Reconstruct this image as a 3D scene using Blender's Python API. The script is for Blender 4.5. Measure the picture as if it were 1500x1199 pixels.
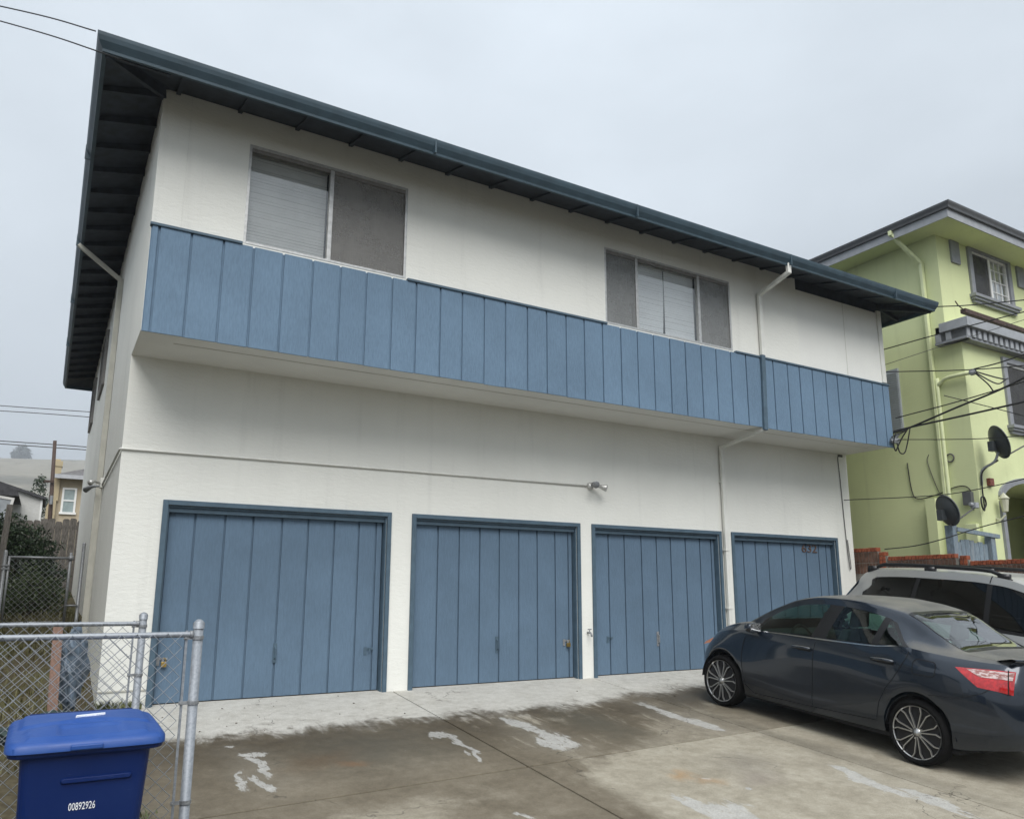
import bpy, math, random
from mathutils import Vector, Matrix

random.seed(7)
for o in list(bpy.data.objects):
    bpy.data.objects.remove(o, do_unlink=True)
scene = bpy.context.scene
COL = scene.collection
R = math.radians

# ------------------------------------------------------------------ camera
cd = bpy.data.cameras.new("camera")
cam = bpy.data.objects.new("camera", cd)
COL.objects.link(cam)
YAW, PITCH = -0.54184, 0.19680
fw0 = Vector((-math.sin(YAW), math.cos(YAW), 0))
rt = Vector((math.cos(YAW), math.sin(YAW), 0))
fw = fw0 * math.cos(PITCH) + Vector((0, 0, math.sin(PITCH)))
up = rt.cross(fw)
mw = Matrix((rt, up, -fw)).transposed().to_4x4()
mw.translation = Vector((-0.5974, -9.5371, 1.1742))
cam.matrix_world = mw
cd.sensor_width = 36.0
cd.lens = 27.416
cd.shift_x = -0.00807
cd.shift_y = 0.02936
cd.clip_start = 0.05
cd.clip_end = 3000
scene.camera = cam

# ------------------------------------------------------------------ sky, sun, exposure
SUN_EL, SUN_AZ = 49.0, 199.0          # azimuth clockwise from +Y: the bright part of the overcast is behind the camera
world = bpy.data.worlds.new("World")
scene.world = world
world.use_nodes = True
wt = world.node_tree
wt.nodes.clear()
w_out = wt.nodes.new("ShaderNodeOutputWorld")
w_bg = wt.nodes.new("ShaderNodeBackground")
w_sky = wt.nodes.new("ShaderNodeTexSky")
w_sky.sky_type = 'NISHITA'
w_sky.sun_disc = False
w_sky.sun_elevation = R(SUN_EL)
w_sky.sun_rotation = R(SUN_AZ)
w_sky.dust_density = 3.0
w_tc = wt.nodes.new("ShaderNodeTexCoord")
w_map = wt.nodes.new("ShaderNodeMapping")
w_map.inputs['Scale'].default_value = (1.0, 1.0, 2.2)
w_n = wt.nodes.new("ShaderNodeTexNoise")
w_n.inputs['Scale'].default_value = 1.7
w_n.inputs['Detail'].default_value = 6.0
w_n.inputs['Roughness'].default_value = 0.52
w_ramp = wt.nodes.new("ShaderNodeValToRGB")
w_ramp.color_ramp.elements[0].position = 0.36
w_ramp.color_ramp.elements[0].color = (3.60, 3.98, 4.36, 1)
w_ramp.color_ramp.elements[1].position = 0.66
w_ramp.color_ramp.elements[1].color = (4.45, 4.90, 5.35, 1)
w_sep = wt.nodes.new("ShaderNodeSeparateXYZ")
w_m1 = wt.nodes.new("ShaderNodeMath")     # standard overcast: the zenith is brighter than the horizon
w_m1.operation = 'MULTIPLY_ADD'
w_m1.use_clamp = False
w_m1.inputs[1].default_value = 0.95
w_m1.inputs[2].default_value = 0.98
w_max = wt.nodes.new("ShaderNodeMath")
w_max.operation = 'MAXIMUM'
w_max.inputs[1].default_value = 0.0
w_mul = wt.nodes.new("ShaderNodeVectorMath")
w_mul.operation = 'SCALE'
w_mix = wt.nodes.new("ShaderNodeMixRGB")
w_mix.inputs[0].default_value = 0.95
wl = wt.links.new
wl(w_tc.outputs['Generated'], w_map.inputs['Vector'])
wl(w_map.outputs['Vector'], w_n.inputs['Vector'])
wl(w_n.outputs['Fac'], w_ramp.inputs['Fac'])
wl(w_tc.outputs['Generated'], w_sep.inputs[0])
wl(w_sep.outputs['Z'], w_max.inputs[0])
w_pow = wt.nodes.new("ShaderNodeMath")
w_pow.operation = 'POWER'
w_pow.inputs[1].default_value = 1.8
wl(w_max.outputs[0], w_pow.inputs[0])
wl(w_pow.outputs[0], w_m1.inputs[0])
wl(w_ramp.outputs['Color'], w_mul.inputs[0])
wl(w_m1.outputs[0], w_mul.inputs['Scale'])
wl(w_sky.outputs['Color'], w_mix.inputs[1])
wl(w_mul.outputs['Vector'], w_mix.inputs[2])
wl(w_mix.outputs['Color'], w_bg.inputs['Color'])
w_bg.inputs['Strength'].default_value = 0.066
wl(w_bg.outputs['Background'], w_out.inputs['Surface'])

sd = bpy.data.lights.new("sun", 'SUN')
sd.energy = 1.5
sd.angle = R(42)
sd.color = (1.0, 0.975, 0.94)
sun = bpy.data.objects.new("sun", sd)
COL.objects.link(sun)
sv = Vector((math.sin(R(SUN_AZ)) * math.cos(R(SUN_EL)), math.cos(R(SUN_AZ)) * math.cos(R(SUN_EL)), math.sin(R(SUN_EL))))
sun.rotation_euler = sv.to_track_quat('Z', 'Y').to_euler()
sun.location = (0, -20, 30)

vs = scene.view_settings
vs.view_transform = 'Standard'
vs.look = 'None'
vs.exposure = 1.2
vs.gamma = 1.0
vs.use_curve_mapping = False
scene.render.engine = 'CYCLES'
scene.cycles.max_bounces = 6
scene.cycles.diffuse_bounces = 3
scene.cycles.glossy_bounces = 3
scene.cycles.transparent_max_bounces = 10
scene.cycles.volume_bounces = 0
scene.render.resolution_x = 1024
scene.render.resolution_y = 818

# ------------------------------------------------------------------ node helpers
class NT:
    def __init__(s, name):
        s.m = bpy.data.materials.new(name)
        s.m.use_nodes = True
        s.t = s.m.node_tree
        s.t.nodes.clear()
        s.out = s.t.nodes.new("ShaderNodeOutputMaterial")
    def n(s, typ, ins=None, **props):
        nd = s.t.nodes.new("ShaderNode" + typ)
        for k, v in props.items():
            setattr(nd, k, v)
        for k, v in (ins or {}).items():
            i = nd.inputs[k]
            if isinstance(v, bpy.types.NodeSocket):
                s.t.links.new(v, i)
            else:
                i.default_value = v
        return nd
    def pos(s):
        if not hasattr(s, '_p'):
            s._p = s.n("NewGeometry").outputs['Position']
        return s._p
    def noise(s, scale, detail=3, rough=.5, vec=None, stretch=None, dist=0.0):
        v = vec or s.pos()
        if stretch:
            v = s.n("Mapping", {'Vector': v, 'Scale': stretch}).outputs[0]
        return s.n("TexNoise", {'Vector': v, 'Scale': scale, 'Detail': detail, 'Roughness': rough, 'Distortion': dist})
    def ramp(s, fac, stops):
        r = s.n("ValToRGB", {'Fac': fac})
        e = r.color_ramp.elements
        while len(e) < len(stops):
            e.new(.5)
        for i, (p, c) in enumerate(stops):
            e[i].position = p
            e[i].color = c if len(c) == 4 else (*c, 1)
        return r.outputs['Color']
    def math(s, op, a, b=0.0, c=0.0, clamp=False):
        return s.n("Math", {0: a, 1: b, 2: c}, operation=op, use_clamp=clamp).outputs[0]
    def mix(s, f, a, b, mode='MIX'):
        return s.n("MixRGB", {'Fac': f, 'Color1': a, 'Color2': b}, blend_type=mode).outputs[0]
    def sstep(s, x, a, b, lo=0.0, hi=1.0):
        return s.n("MapRange", {'Value': x, 'From Min': a, 'From Max': b, 'To Min': lo, 'To Max': hi}, interpolation_type='SMOOTHSTEP').outputs[0]
    def bsdf(s, **ins):
        b = s.n("BsdfPrincipled", {k.replace('_', ' '): v for k, v in ins.items()})
        s.t.links.new(b.outputs[0], s.out.inputs['Surface'])
        s.b = b
        return s.m
    def bump(s, h, strength=.3, dist=.01, normal=None):
        ins = {'Height': h, 'Strength': strength, 'Distance': dist}
        if normal:
            ins['Normal'] = normal
        return s.n("Bump", ins).outputs[0]

def c4(c):
    return (c[0], c[1], c[2], 1.0)

def m_plain(name, col, rough=.6, metal=0.0, var=.12, scale=6.0, bump=0.0, bscale=60.0, spec=.5):
    t = NT(name)
    nz = t.noise(scale, 4, .55)
    k = t.sstep(nz.outputs['Fac'], .3, .7, 1 - var, 1 + var)
    col_s = t.n("VectorMath", {0: col, 'Scale': k}, operation='SCALE').outputs[0]
    ins = dict(Base_Color=col_s, Roughness=rough, Metallic=metal)
    ins['Specular_IOR_Level'] = spec
    if bump:
        ins['Normal'] = t.bump(t.noise(bscale, 3).outputs['Fac'], bump, .006)
    return t.bsdf(**ins)

def m_stucco(name, col, drip=.10, bs=.45):
    t = NT(name)
    big = t.noise(.55, 4, .6).outputs['Fac']
    drp = t.noise(1.0, 4, .6, stretch=(5.0, 5.0, .35)).outputs['Fac']
    fine = t.noise(140, 3, .6).outputs['Fac']
    trowel = t.noise(1.0, 3, .55, stretch=(9, 9, 26), dist=.6).outputs['Fac']
    k = t.math('MULTIPLY', t.sstep(big, .3, .75, .94, 1.03), t.sstep(drp, .52, .80, 1.0, 1 - drip))
    k = t.math('MULTIPLY', k, t.sstep(fine, .3, .7, .96, 1.03))
    colr = t.n("VectorMath", {0: col, 'Scale': k}, operation='SCALE').outputs[0]
    # small grey scuffs
    sc = t.noise(3.3, 6, .75).outputs['Fac']
    colr = t.mix(t.sstep(sc, .67, .78, 0, .22), colr, (.30, .29, .26, 1))
    h = t.math('ADD', t.math('MULTIPLY', fine, .45), t.math('MULTIPLY', trowel, 1.0))
    return t.bsdf(Base_Color=colr, Roughness=.88, Specular_IOR_Level=.25, Normal=t.bump(h, bs, .010))

def m_boards(name, col, axis='z', var=.14, weather=.0, rough=.72):
    t = NT(name)
    st = {'z': (62, 62, 11), 'x': (11, 62, 62), 'y': (62, 11, 62)}[axis]
    st2 = {'z': (16, 16, 1.1), 'x': (1.1, 16, 16), 'y': (16, 1.1, 16)}[axis]
    g = t.noise(1.0, 4, .62, stretch=st).outputs['Fac']
    g2 = t.noise(1.0, 5, .6, stretch=st2, dist=1.2).outputs['Fac']
    rnd = t.n("ObjectInfo").outputs['Random']
    bl = t.noise(1.3, 4, .6).outputs['Fac']
    k = t.math('MULTIPLY', t.sstep(g, .25, .75, 1 - var, 1 + var * .7), t.sstep(bl, .3, .7, .93, 1.06))
    k = t.math('MULTIPLY', k, t.n("MapRange", {'Value': rnd, 'To Min': .975, 'To Max': 1.025}).outputs[0])
    colr = t.n("VectorMath", {0: col, 'Scale': k}, operation='SCALE').outputs[0]
    crack = t.noise(1.0, 5, .7, stretch=tuple(a * .55 for a in st), dist=.4).outputs['Fac']
    kn = t.noise(4.2, 3, .5).outputs['Fac']
    colr = t.mix(t.sstep(kn, .765, .80, 0, .7), colr, tuple(c * .35 for c in col) + (1,))
    colr = t.mix(t.sstep(crack, .70, .75, 0, .7), colr, tuple(c * .32 for c in col) + (1,))
    if weather:
        wn = t.noise(1.0, 5, .65, stretch=st2).outputs['Fac']
        colr = t.mix(t.sstep(wn, .45, .7, 0, weather), colr, (.30, .31, .31, 1))
    h = t.math('ADD', t.math('MULTIPLY', g, .8), t.math('MULTIPLY', g2, .5))
    return t.bsdf(Base_Color=colr, Roughness=rough, Specular_IOR_Level=.3, Normal=t.bump(h, .55, .007))

def m_glass(name, tint=(.93, .94, .94), boost=1.7, rough=.0):
    t = NT(name)
    tr = t.n("BsdfTransparent", {'Color': c4(tint)})
    gl = t.n("BsdfGlossy", {'Color': (1, 1, 1, 1), 'Roughness': rough})
    fc = t.n("LayerWeight", {'Blend': .5}).outputs['Facing']
    f = t.math('MULTIPLY_ADD', t.math('POWER', fc, 4.2), .92, .045)
    f = t.math('MULTIPLY', f, boost, clamp=True)
    mx = t.n("MixShader", {0: f, 1: tr.outputs[0], 2: gl.outputs[0]})
    t.t.links.new(mx.outputs[0], t.out.inputs['Surface'])
    return t.m

def m_screen(name, col=(.25, .245, .235), alpha=.60):
    t = NT(name)
    tr = t.n("BsdfTransparent")
    df = t.n("BsdfDiffuse", {'Color': c4(col)})
    weave = t.noise(1.0, 3, .6, stretch=(160, 160, 6)).outputs['Fac']
    weave2 = t.noise(1.0, 3, .6, stretch=(6, 6, 160)).outputs['Fac']
    cl = t.noise(3.0, 4, .6).outputs['Fac']
    a = t.math('ADD', t.math('MULTIPLY', t.math('ADD', weave, weave2), .22), t.sstep(cl, .35, .7, alpha - .30, alpha - .10), clamp=True)
    mx = t.n("MixShader", {0: a, 1: tr.outputs[0], 2: df.outputs[0]})
    t.t.links.new(mx.outputs[0], t.out.inputs['Surface'])
    return t.m

def m_leaf(name, c1, c2):
    t = NT(name)
    nz = t.noise(6.0, 3, .6).outputs['Fac']
    rn = t.noise(40.0, 1, .5).outputs['Fac']
    col = t.mix(t.sstep(t.math('ADD', t.math('MULTIPLY', nz, .5), t.math('MULTIPLY', rn, .5)), .35, .65), c4(c1), c4(c2))
    return t.bsdf(Base_Color=col, Roughness=.5, Specular_IOR_Level=.5)

def m_galv(name, col=(.42, .44, .46)):
    t = NT(name)
    nz = t.noise(55, 3, .6).outputs['Fac']
    n2 = t.noise(5, 4, .6).outputs['Fac']
    c = t.mix(t.sstep(nz, .3, .7), tuple(x * .82 for x in col) + (1,), tuple(min(1, x * 1.15) for x in col) + (1,))
    c = t.mix(t.sstep(n2, .6, .8, 0, .35), c, (.20, .18, .16, 1))
    return t.bsdf(Base_Color=c, Metallic=.35, Roughness=t.sstep(nz, .3, .7, .40, .58))

# ------------------------------------------------------------------ mesh helpers
class MB:
    def __init__(s):
        s.v, s.f = [], []
    def add(s, vs_, fs_):
        b = len(s.v)
        s.v += [tuple(p) for p in vs_]
        s.f += [tuple(b + i for i in f) for f in fs_]
        return s
    def box(s, x0, x1, y0, y1, z0, z1):
        return s.add([(x0, y0, z0), (x1, y0, z0), (x1, y1, z0), (x0, y1, z0), (x0, y0, z1), (x1, y0, z1), (x1, y1, z1), (x0, y1, z1)],
                     [(0, 3, 2, 1), (4, 5, 6, 7), (0, 1, 5, 4), (1, 2, 6, 5), (2, 3, 7, 6), (3, 0, 4, 7)])
    def bar(s, a, b, w, h=None, roll=None):
        a, b = Vector(a), Vector(b)
        h = h or w
        d = (b - a).normalized()
        ref = Vector((0, 0, 1)) if abs(d.z) < .9 else Vector((0, 1, 0))
        if roll is not None:
            ref = Vector(roll)
        x = d.cross(ref).normalized()
        y = x.cross(d).normalized()
        ps = []
        for p in (a, b):
            for sx, sy in ((-1, -1), (1, -1), (1, 1), (-1, 1)):
                ps.append(p + x * sx * w / 2 + y * sy * h / 2)
        return s.add(ps, [(0, 3, 2, 1), (4, 5, 6, 7), (0, 1, 5, 4), (1, 2, 6, 5), (2, 3, 7, 6), (3, 0, 4, 7)])
    def tube(s, path, r, n=8, caps=True):
        path = [Vector(p) for p in path]
        rings = []
        prev = None
        for i, p in enumerate(path):
            a = path[max(i - 1, 0)]
            b = path[min(i + 1, len(path) - 1)]
            d = (b - a).normalized()
            if prev is None:
                ref = Vector((0, 0, 1)) if abs(d.z) < .9 else Vector((1, 0, 0))
                x = d.cross(ref).normalized()
            else:
                x = (prev - d * prev.dot(d))
                x = x.normalized() if x.length > 1e-6 else d.orthogonal().normalized()
            prev = x
            y = d.cross(x)
            rr = r[i] if isinstance(r, (list, tuple)) else r
            rings.append([p + (x * math.cos(2 * math.pi * k / n) + y * math.sin(2 * math.pi * k / n)) * rr for k in range(n)])
        fs_ = []
        for i in range(len(rings) - 1):
            for k in range(n):
                k2 = (k + 1) % n
                fs_.append((i * n + k, i * n + k2, (i + 1) * n + k2, (i + 1) * n + k))
        if caps:
            fs_.append(tuple(range(n - 1, -1, -1)))
            fs_.append(tuple((len(rings) - 1) * n + k for k in range(n)))
        return s.add([p for rg in rings for p in rg], fs_)
    def lathe(s, prof, n=24, c=(0, 0, 0), axis='z', closed=False):
        ps, fs_ = [], []
        for r, h in prof:
            for k in range(n):
                a = 2 * math.pi * k / n
                u, w = r * math.cos(a), r * math.sin(a)
                p = {'z': (u, w, h), 'x': (h, u, w), 'y': (u, h, w)}[axis]
                ps.append((p[0] + c[0], p[1] + c[1], p[2] + c[2]))
        m = len(prof)
        for i in range(m if closed else m - 1):
            i2 = (i + 1) % m
            for k in range(n):
                k2 = (k + 1) % n
                fs_.append((i * n + k, i * n + k2, i2 * n + k2, i2 * n + k))
        if not closed:
            fs_.append(tuple(range(n)))
            fs_.append(tuple((m - 1) * n + k for k in range(n)))
        return s.add(ps, fs_)
    def prism(s, poly, vec):
        n = len(poly)
        vec = Vector(vec)
        ps = [Vector(p) for p in poly] + [Vector(p) + vec for p in poly]
        fs_ = [tuple(range(n - 1, -1, -1)), tuple(range(n, 2 * n))]
        fs_ += [(i, (i + 1) % n, n + (i + 1) % n, n + i) for i in range(n)]
        return s.add(ps, fs_)
    def wall(s, a0, a1, z0, z1, holes, fn, th):
        """wall panel with rectangular openings; fn(a, z, depth) -> point"""
        xs = sorted({a0, a1, *[h[0] for h in holes], *[h[1] for h in holes]})
        zs = sorted({z0, z1, *[h[2] for h in holes], *[h[3] for h in holes]})
        xs = [x for x in xs if a0 <= x <= a1]
        zs = [z for z in zs if z0 <= z <= z1]
        def solid(i, j):
            if i < 0 or j < 0 or i >= len(xs) - 1 or j >= len(zs) - 1:
                return False
            cx, cz = (xs[i] + xs[i + 1]) / 2, (zs[j] + zs[j + 1]) / 2
            return not any(h[0] < cx < h[1] and h[2] < cz < h[3] for h in holes)
        for i in range(len(xs) - 1):
            for j in range(len(zs) - 1):
                if not solid(i, j):
                    continue
                A, B, Z, W = xs[i], xs[i + 1], zs[j], zs[j + 1]
                for dd in (0, th):
                    s.add([fn(A, Z, dd), fn(B, Z, dd), fn(B, W, dd), fn(A, W, dd)], [(0, 1, 2, 3)])
                if not solid(i - 1, j):
                    s.add([fn(A, Z, 0), fn(A, W, 0), fn(A, W, th), fn(A, Z, th)], [(0, 1, 2, 3)])
                if not solid(i + 1, j):
                    s.add([fn(B, Z, 0), fn(B, W, 0), fn(B, W, th), fn(B, Z, th)], [(0, 1, 2, 3)])
                if not solid(i, j - 1):
                    s.add([fn(A, Z, 0), fn(B, Z, 0), fn(B, Z, th), fn(A, Z, th)], [(0, 1, 2, 3)])
                if not solid(i, j + 1):
                    s.add([fn(A, W, 0), fn(B, W, 0), fn(B, W, th), fn(A, W, th)], [(0, 1, 2, 3)])
        return s
    def build(s, name, mat, parent=None, smooth=False, bevel=0.0, loc=None, weld=False):
        me = bpy.data.meshes.new(name)
        me.from_pydata(s.v, [], s.f)
        if weld:
            import bmesh
            bm = bmesh.new()
            bm.from_mesh(me)
            bmesh.ops.remove_doubles(bm, verts=bm.verts, dist=1e-5)
            bmesh.ops.recalc_face_normals(bm, faces=bm.faces)
            bm.to_mesh(me)
            bm.free()
        if smooth:
            me.polygons.foreach_set('use_smooth', [True] * len(me.polygons))
        me.materials.append(mat)
        me.update()
        o = bpy.data.objects.new(name, me)
        COL.objects.link(o)
        if parent:
            o.parent = parent
        if loc:
            o.location = loc
        if bevel:
            b = o.modifiers.new("bevel", 'BEVEL')
            b.width = bevel
            b.segments = 2
            b.limit_method = 'ANGLE'
            b.angle_limit = R(40)
        return o

def tag(o, label=None, cat=None, group=None, kind=None):
    if label: o['label'] = label
    if cat: o['category'] = cat
    if group: o['group'] = group
    if kind: o['kind'] = kind
    return o

def thing(name, label, cat, loc=(0, 0, 0), group=None):
    o = bpy.data.objects.new(name, None)
    COL.objects.link(o)
    o.location = loc
    o.empty_display_size = .2
    return tag(o, label, cat, group)

def copy(o, loc, parent=None):
    c = o.copy()
    COL.objects.link(c)
    c.parent = parent or o.parent
    c.location = loc
    return c

def text(name, body, size, mat, parent, mtx, extr=.002, xs=1.0, shear=0):
    cu = bpy.data.curves.new(name, 'FONT')
    cu.body = body
    cu.size = size
    cu.extrude = extr
    cu.shear = shear
    cu.align_x = 'CENTER'
    cu.align_y = 'CENTER'
    cu.resolution_u = 3
    tmp = bpy.data.objects.new("tmp_text", cu)
    COL.objects.link(tmp)
    me = bpy.data.meshes.new_from_object(tmp.evaluated_get(bpy.context.evaluated_depsgraph_get()))
    bpy.data.objects.remove(tmp, do_unlink=True)
    me.transform(Matrix.Diagonal((xs, 1, 1, 1)))
    me.transform(mtx)
    me.materials.clear()
    me.materials.append(mat)
    o = bpy.data.objects.new(name, me)
    COL.objects.link(o)
    o.parent = parent
    return o
FACE_Y = Matrix.Rotation(R(90), 4, 'X')          # text standing up, read from -Y

def curve_pts(pts, n=8):
    """Catmull-Rom through points"""
    P = [Vector(p) for p in pts]
    P = [P[0] * 2 - P[1]] + P + [P[-1] * 2 - P[-2]]
    out = []
    for i in range(1, len(P) - 2):
        for k in range(n):
            t = k / n
            a, b, c, d = P[i - 1], P[i], P[i + 1], P[i + 2]
            out.append(.5 * ((2 * b) + (c - a) * t + (2 * a - 5 * b + 4 * c - d) * t * t + (3 * b - a - 3 * c + d) * t ** 3))
    out.append(P[-2])
    return out

def sag(a, b, s, n=20):
    a, b = Vector(a), Vector(b)
    return [a.lerp(b, i / n) - Vector((0, 0, s * 4 * (i / n) * (1 - i / n))) for i in range(n + 1)]

# ------------------------------------------------------------------ materials
M_WALL = m_stucco("white_stucco", (.785, .785, .735))
M_WALL_SMOOTH = m_stucco("white_painted_panel", (.775, .775, .735), drip=.04, bs=.12)
M_BLUE = m_boards("blue_painted_boards", (.138, .214, .302), var=.11)
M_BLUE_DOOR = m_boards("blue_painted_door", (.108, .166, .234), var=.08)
M_BLUE_TRIM = m_plain("dark_blue_trim", (.066, .110, .150), .6, var=.10, scale=9, bump=.1)
M_FASCIA = m_plain("slate_fascia_paint", (.036, .066, .088), .55, var=.15, scale=5, bump=.08)
M_EAVE = m_plain("dark_eave_paint", (.024, .032, .044), .7, var=.3, scale=8)
M_ALU = m_plain("aluminium_frame", (.50, .50, .49), .45, .6, var=.12, scale=20)
M_ALU_D = m_plain("dull_window_frame", (.22, .21, .20), .55, .3, var=.12, scale=20)
M_GLASS = m_glass("window_glass")
M_SCREEN = m_screen("insect_screen")
M_SCREEN_L = m_screen("pale_insect_screen", (.30, .31, .31), .5)
M_BLIND = m_plain("grey_blind", (.62, .62, .61), .6, var=.06, scale=4)
M_BLIND_W = m_plain("white_blind", (.86, .88, .90), .55, var=.04, scale=4)
M_PIPE_W = m_plain("white_downspout_paint", (.70, .70, .655), .5, var=.06, scale=6)
M_PIPE_T = m_plain("beige_downspout_paint", (.50, .49, .43), .55, var=.08, scale=6)
M_DARK = m_plain("black_gap", (.012, .012, .013), .9, var=.1)
M_BROWN = m_plain("brown_numerals", (.085, .048, .034), .5, var=.15, scale=40)
M_STEEL = m_galv("galvanised_steel", (.27, .29, .315))
M_STEEL_D = m_galv("weathered_steel", (.26, .27, .28))
M_BRASS = m_plain("brass", (.48, .33, .10), .35, .9, var=.1)
M_LAMP = m_plain("lamp_housing", (.52, .52, .50), .35, .4, var=.1)
M_CABLE = m_plain("black_cable", (.012, .012, .012), .55, var=.1)
M_CABLE_G = m_plain("grey_cable", (.09, .09, .09), .6, var=.1)

# driveway concrete: dark damp slabs, pale strip by the doors, worn pale flakes
def concrete():
    t = NT("driveway_concrete")
    P = t.pos()
    sp = t.n("SeparateXYZ", {0: P})
    X, Y = sp.outputs['X'], sp.outputs['Y']
    n1 = t.noise(.9, 7, .62).outputs['Fac']
    n1b = t.noise(2.3, 7, .68, dist=.4).outputs['Fac']
    n2 = t.noise(9.0, 6, .66).outputs['Fac']
    n3 = t.noise(260, 2, .7).outputs['Fac']
    n4 = t.noise(75, 4, .7).outputs['Fac']
    st = t.noise(1.0, 7, .7, stretch=(6.5, 1.6, 1.0), dist=.5).outputs['Fac']
    A, Mu, Su, Mx, Mn = (lambda a, b: t.math('ADD', a, b)), (lambda a, b: t.math('MULTIPLY', a, b)), (lambda a, b: t.math('SUBTRACT', a, b)), (lambda a, b: t.math('MAXIMUM', a, b)), (lambda a, b: t.math('MINIMUM', a, b))
    def scl(col, k):
        return t.n("VectorMath", {0: col, 'Scale': k}, operation='SCALE').outputs[0]
    jig = A(Mu(Su(n1b, .5), 1.1), Mu(Su(st, .5), .7))           # ragged edges of the damp patches
    # three tones of the same concrete: damp and algae-dark, ordinary, sun-bleached
    damp = t.ramp(A(Mu(n2, .5), Mu(n1b, .5)), [(.34, (.050, .038, .022)), (.50, (.074, .058, .036)), (.66, (.106, .086, .056))])
    mid = t.ramp(A(Mu(n2, .45), Mu(n1b, .55)), [(.34, (.120, .100, .070)), (.50, (.160, .136, .098)), (.66, (.212, .184, .138))])
    pale = t.ramp(A(Mu(n2, .5), Mu(n1b, .5)), [(.34, (.23, .204, .155)), (.50, (.315, .285, .222)), (.66, (.40, .368, .298))])
    clean = t.ramp(A(Mu(n2, .6), Mu(n1b, .4)), [(.34, (.36, .345, .305)), (.50, (.46, .446, .405)), (.66, (.53, .517, .476))])
    # damp below the strip, thinning out towards the cross joint
    yj = A(Y, Mu(jig, .9))
    m_mid = t.sstep(yj, -1.75, -3.3, .05, .85)
    m_mid = A(m_mid, Mu(t.sstep(n1, .48, .66), .35))
    base = t.mix(Mn(Mx(m_mid, 0.0), 1.0), damp, mid)
    # drier slabs across the joint and to the right, with a damp wedge kept along the long joint
    edge = A(Mu(X, .55), Mu(Y, -1.0))
    edge = A(edge, Mu(jig, .9))
    dry = Mu(t.sstep(edge, 5.35, 5.75), t.sstep(X, 3.45, 3.75))
    dry = Mu(dry, t.sstep(Su(Y, Mu(X, .062)), -3.42, -3.46, .38, 1.0))
    cloud = Mu(t.sstep(A(Y, Mu(jig, .6)), -3.35, -3.75), t.sstep(X, 3.0, 2.3))
    cloud = Mu(cloud, t.sstep(n1, .44, .60))
    base = t.mix(Mx(Mu(dry, .95), Mu(cloud, .7)), base, pale)
    mott = Mu(t.sstep(st, .50, .66), Mu(t.sstep(X, 3.35, 3.5), t.sstep(n1b, .40, .58)))
    base = t.mix(Mu(mott, .6), base, pale)
    # rinsed, pale strip in front of the doors
    sy = A(Y, A(Mu(Su(n1b, .5), .95), Mu(Su(st, .5), .9)))
    sy = Su(sy, Mu(Mx(Su(X, 5.0), 0.0), .16))
    strip = Mu(t.sstep(sy, -1.62, -1.14), t.sstep(A(sy, Mu(Su(n2, .5), .5)), -1.66, -1.20, .25, 1.0))
    base = t.mix(strip, base, clean)
    # worn flakes and stains with shapes of their own
    w1 = t.noise(2.2, 3, .6).outputs['Color']
    w2 = t.noise(1.0, 6, .75, stretch=(17, 3.2, 1)).outputs['Color']
    w1 = t.n("VectorMath", {0: w1, 1: (.5, .5, .5)}, operation='SUBTRACT').outputs[0]
    w2 = t.n("VectorMath", {0: w2, 1: (.5, .5, .5)}, operation='SUBTRACT').outputs[0]
    w2 = t.n("VectorMath", {0: w2, 1: (.35, 1.0, 0)}, operation='MULTIPLY').outputs[0]
    def blob(cx, cy, rx, ry, ang, amp, soft, rag=.0):
        q = t.n("VectorMath", {0: w1, 'Scale': amp}, operation='SCALE').outputs[0]
        q = t.n("VectorMath", {0: P, 1: q}, operation='ADD').outputs[0]
        if rag:
            q2 = t.n("VectorMath", {0: w2, 'Scale': rag}, operation='SCALE').outputs[0]
            q = t.n("VectorMath", {0: q, 1: q2}, operation='ADD').outputs[0]
        q = t.n("VectorMath", {0: q, 1: (cx, cy, 0)}, operation='SUBTRACT').outputs[0]
        q = t.n("Mapping", {'Vector': q, 'Rotation': (0, 0, -R(ang)), 'Scale': (1, 1, 0)}).outputs[0]
        q = t.n("VectorMath", {0: q, 1: (1 / rx, 1 / ry, 0)}, operation='MULTIPLY').outputs[0]
        ln = t.n("VectorMath", {0: q}, operation='LENGTH').outputs['Value']
        return t.sstep(ln, 1.0 + soft * 1.8, 1.0 - soft * 1.8)
    white = None
    for b in [(1.12, -2.06, .11, .07, 0, .30, .07, .35), (1.12, -2.42, .045, .30, 8, .35, .07, .45), (1.04, -2.84, .045, .26, 12, .35, .07, .45), (.93, -2.62, .022, .17, -12, .4, .1, .4), (.86, -2.80, .035, .15, -10, .4, .2, .5), (1.0, -1.78, .04, .025, 0, .2, .1, .2),
              (2.97, -2.02, .12, .10, 20, .35, .07, .45), (3.03, -2.38, .035, .36, 4, .3, .07, .5), (2.94, -2.66, .025, .10, 0, .3, .07, .4), (3.0, -2.78, .022, .16, -6, .3, .07, .4),
              (3.97, -2.10, .10, .46, 2, .35, .08, .6), (4.05, -2.60, .17, .24, -20, .4, .07, .7), (3.88, -2.70, .08, .22, 0, .4, .07, .7),
              (5.96, -2.10, .085, .60, 1, .35, .12, .6), (5.99, -2.64, .11, .26, -5, .4, .08, .7),
              (4.00, -4.50, .10, .14, 0, .4, .07, .6), (4.16, -4.86, .22, .36, -10, .5, .07, .8),
              (5.97, -4.74, .075, .44, -6, .4, .08, .7), (6.05, -5.30, .09, .35, -8, .4, .08, .7), (2.62, -4.25, .02, .10, 35, .2, .1, .3), (4.58, -4.12, .03, .03, 0, .1, .1, .2), (4.75, -4.45, .035, .03, 0, .1, .1, .2)]:
        m = blob(*b)
        white = m if white is None else Mx(white, m)
    white = Mu(white, t.sstep(t.noise(1.0, 6, .72, stretch=(46, 14, 1)).outputs['Fac'], .36, .43))
    halo = None
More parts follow.
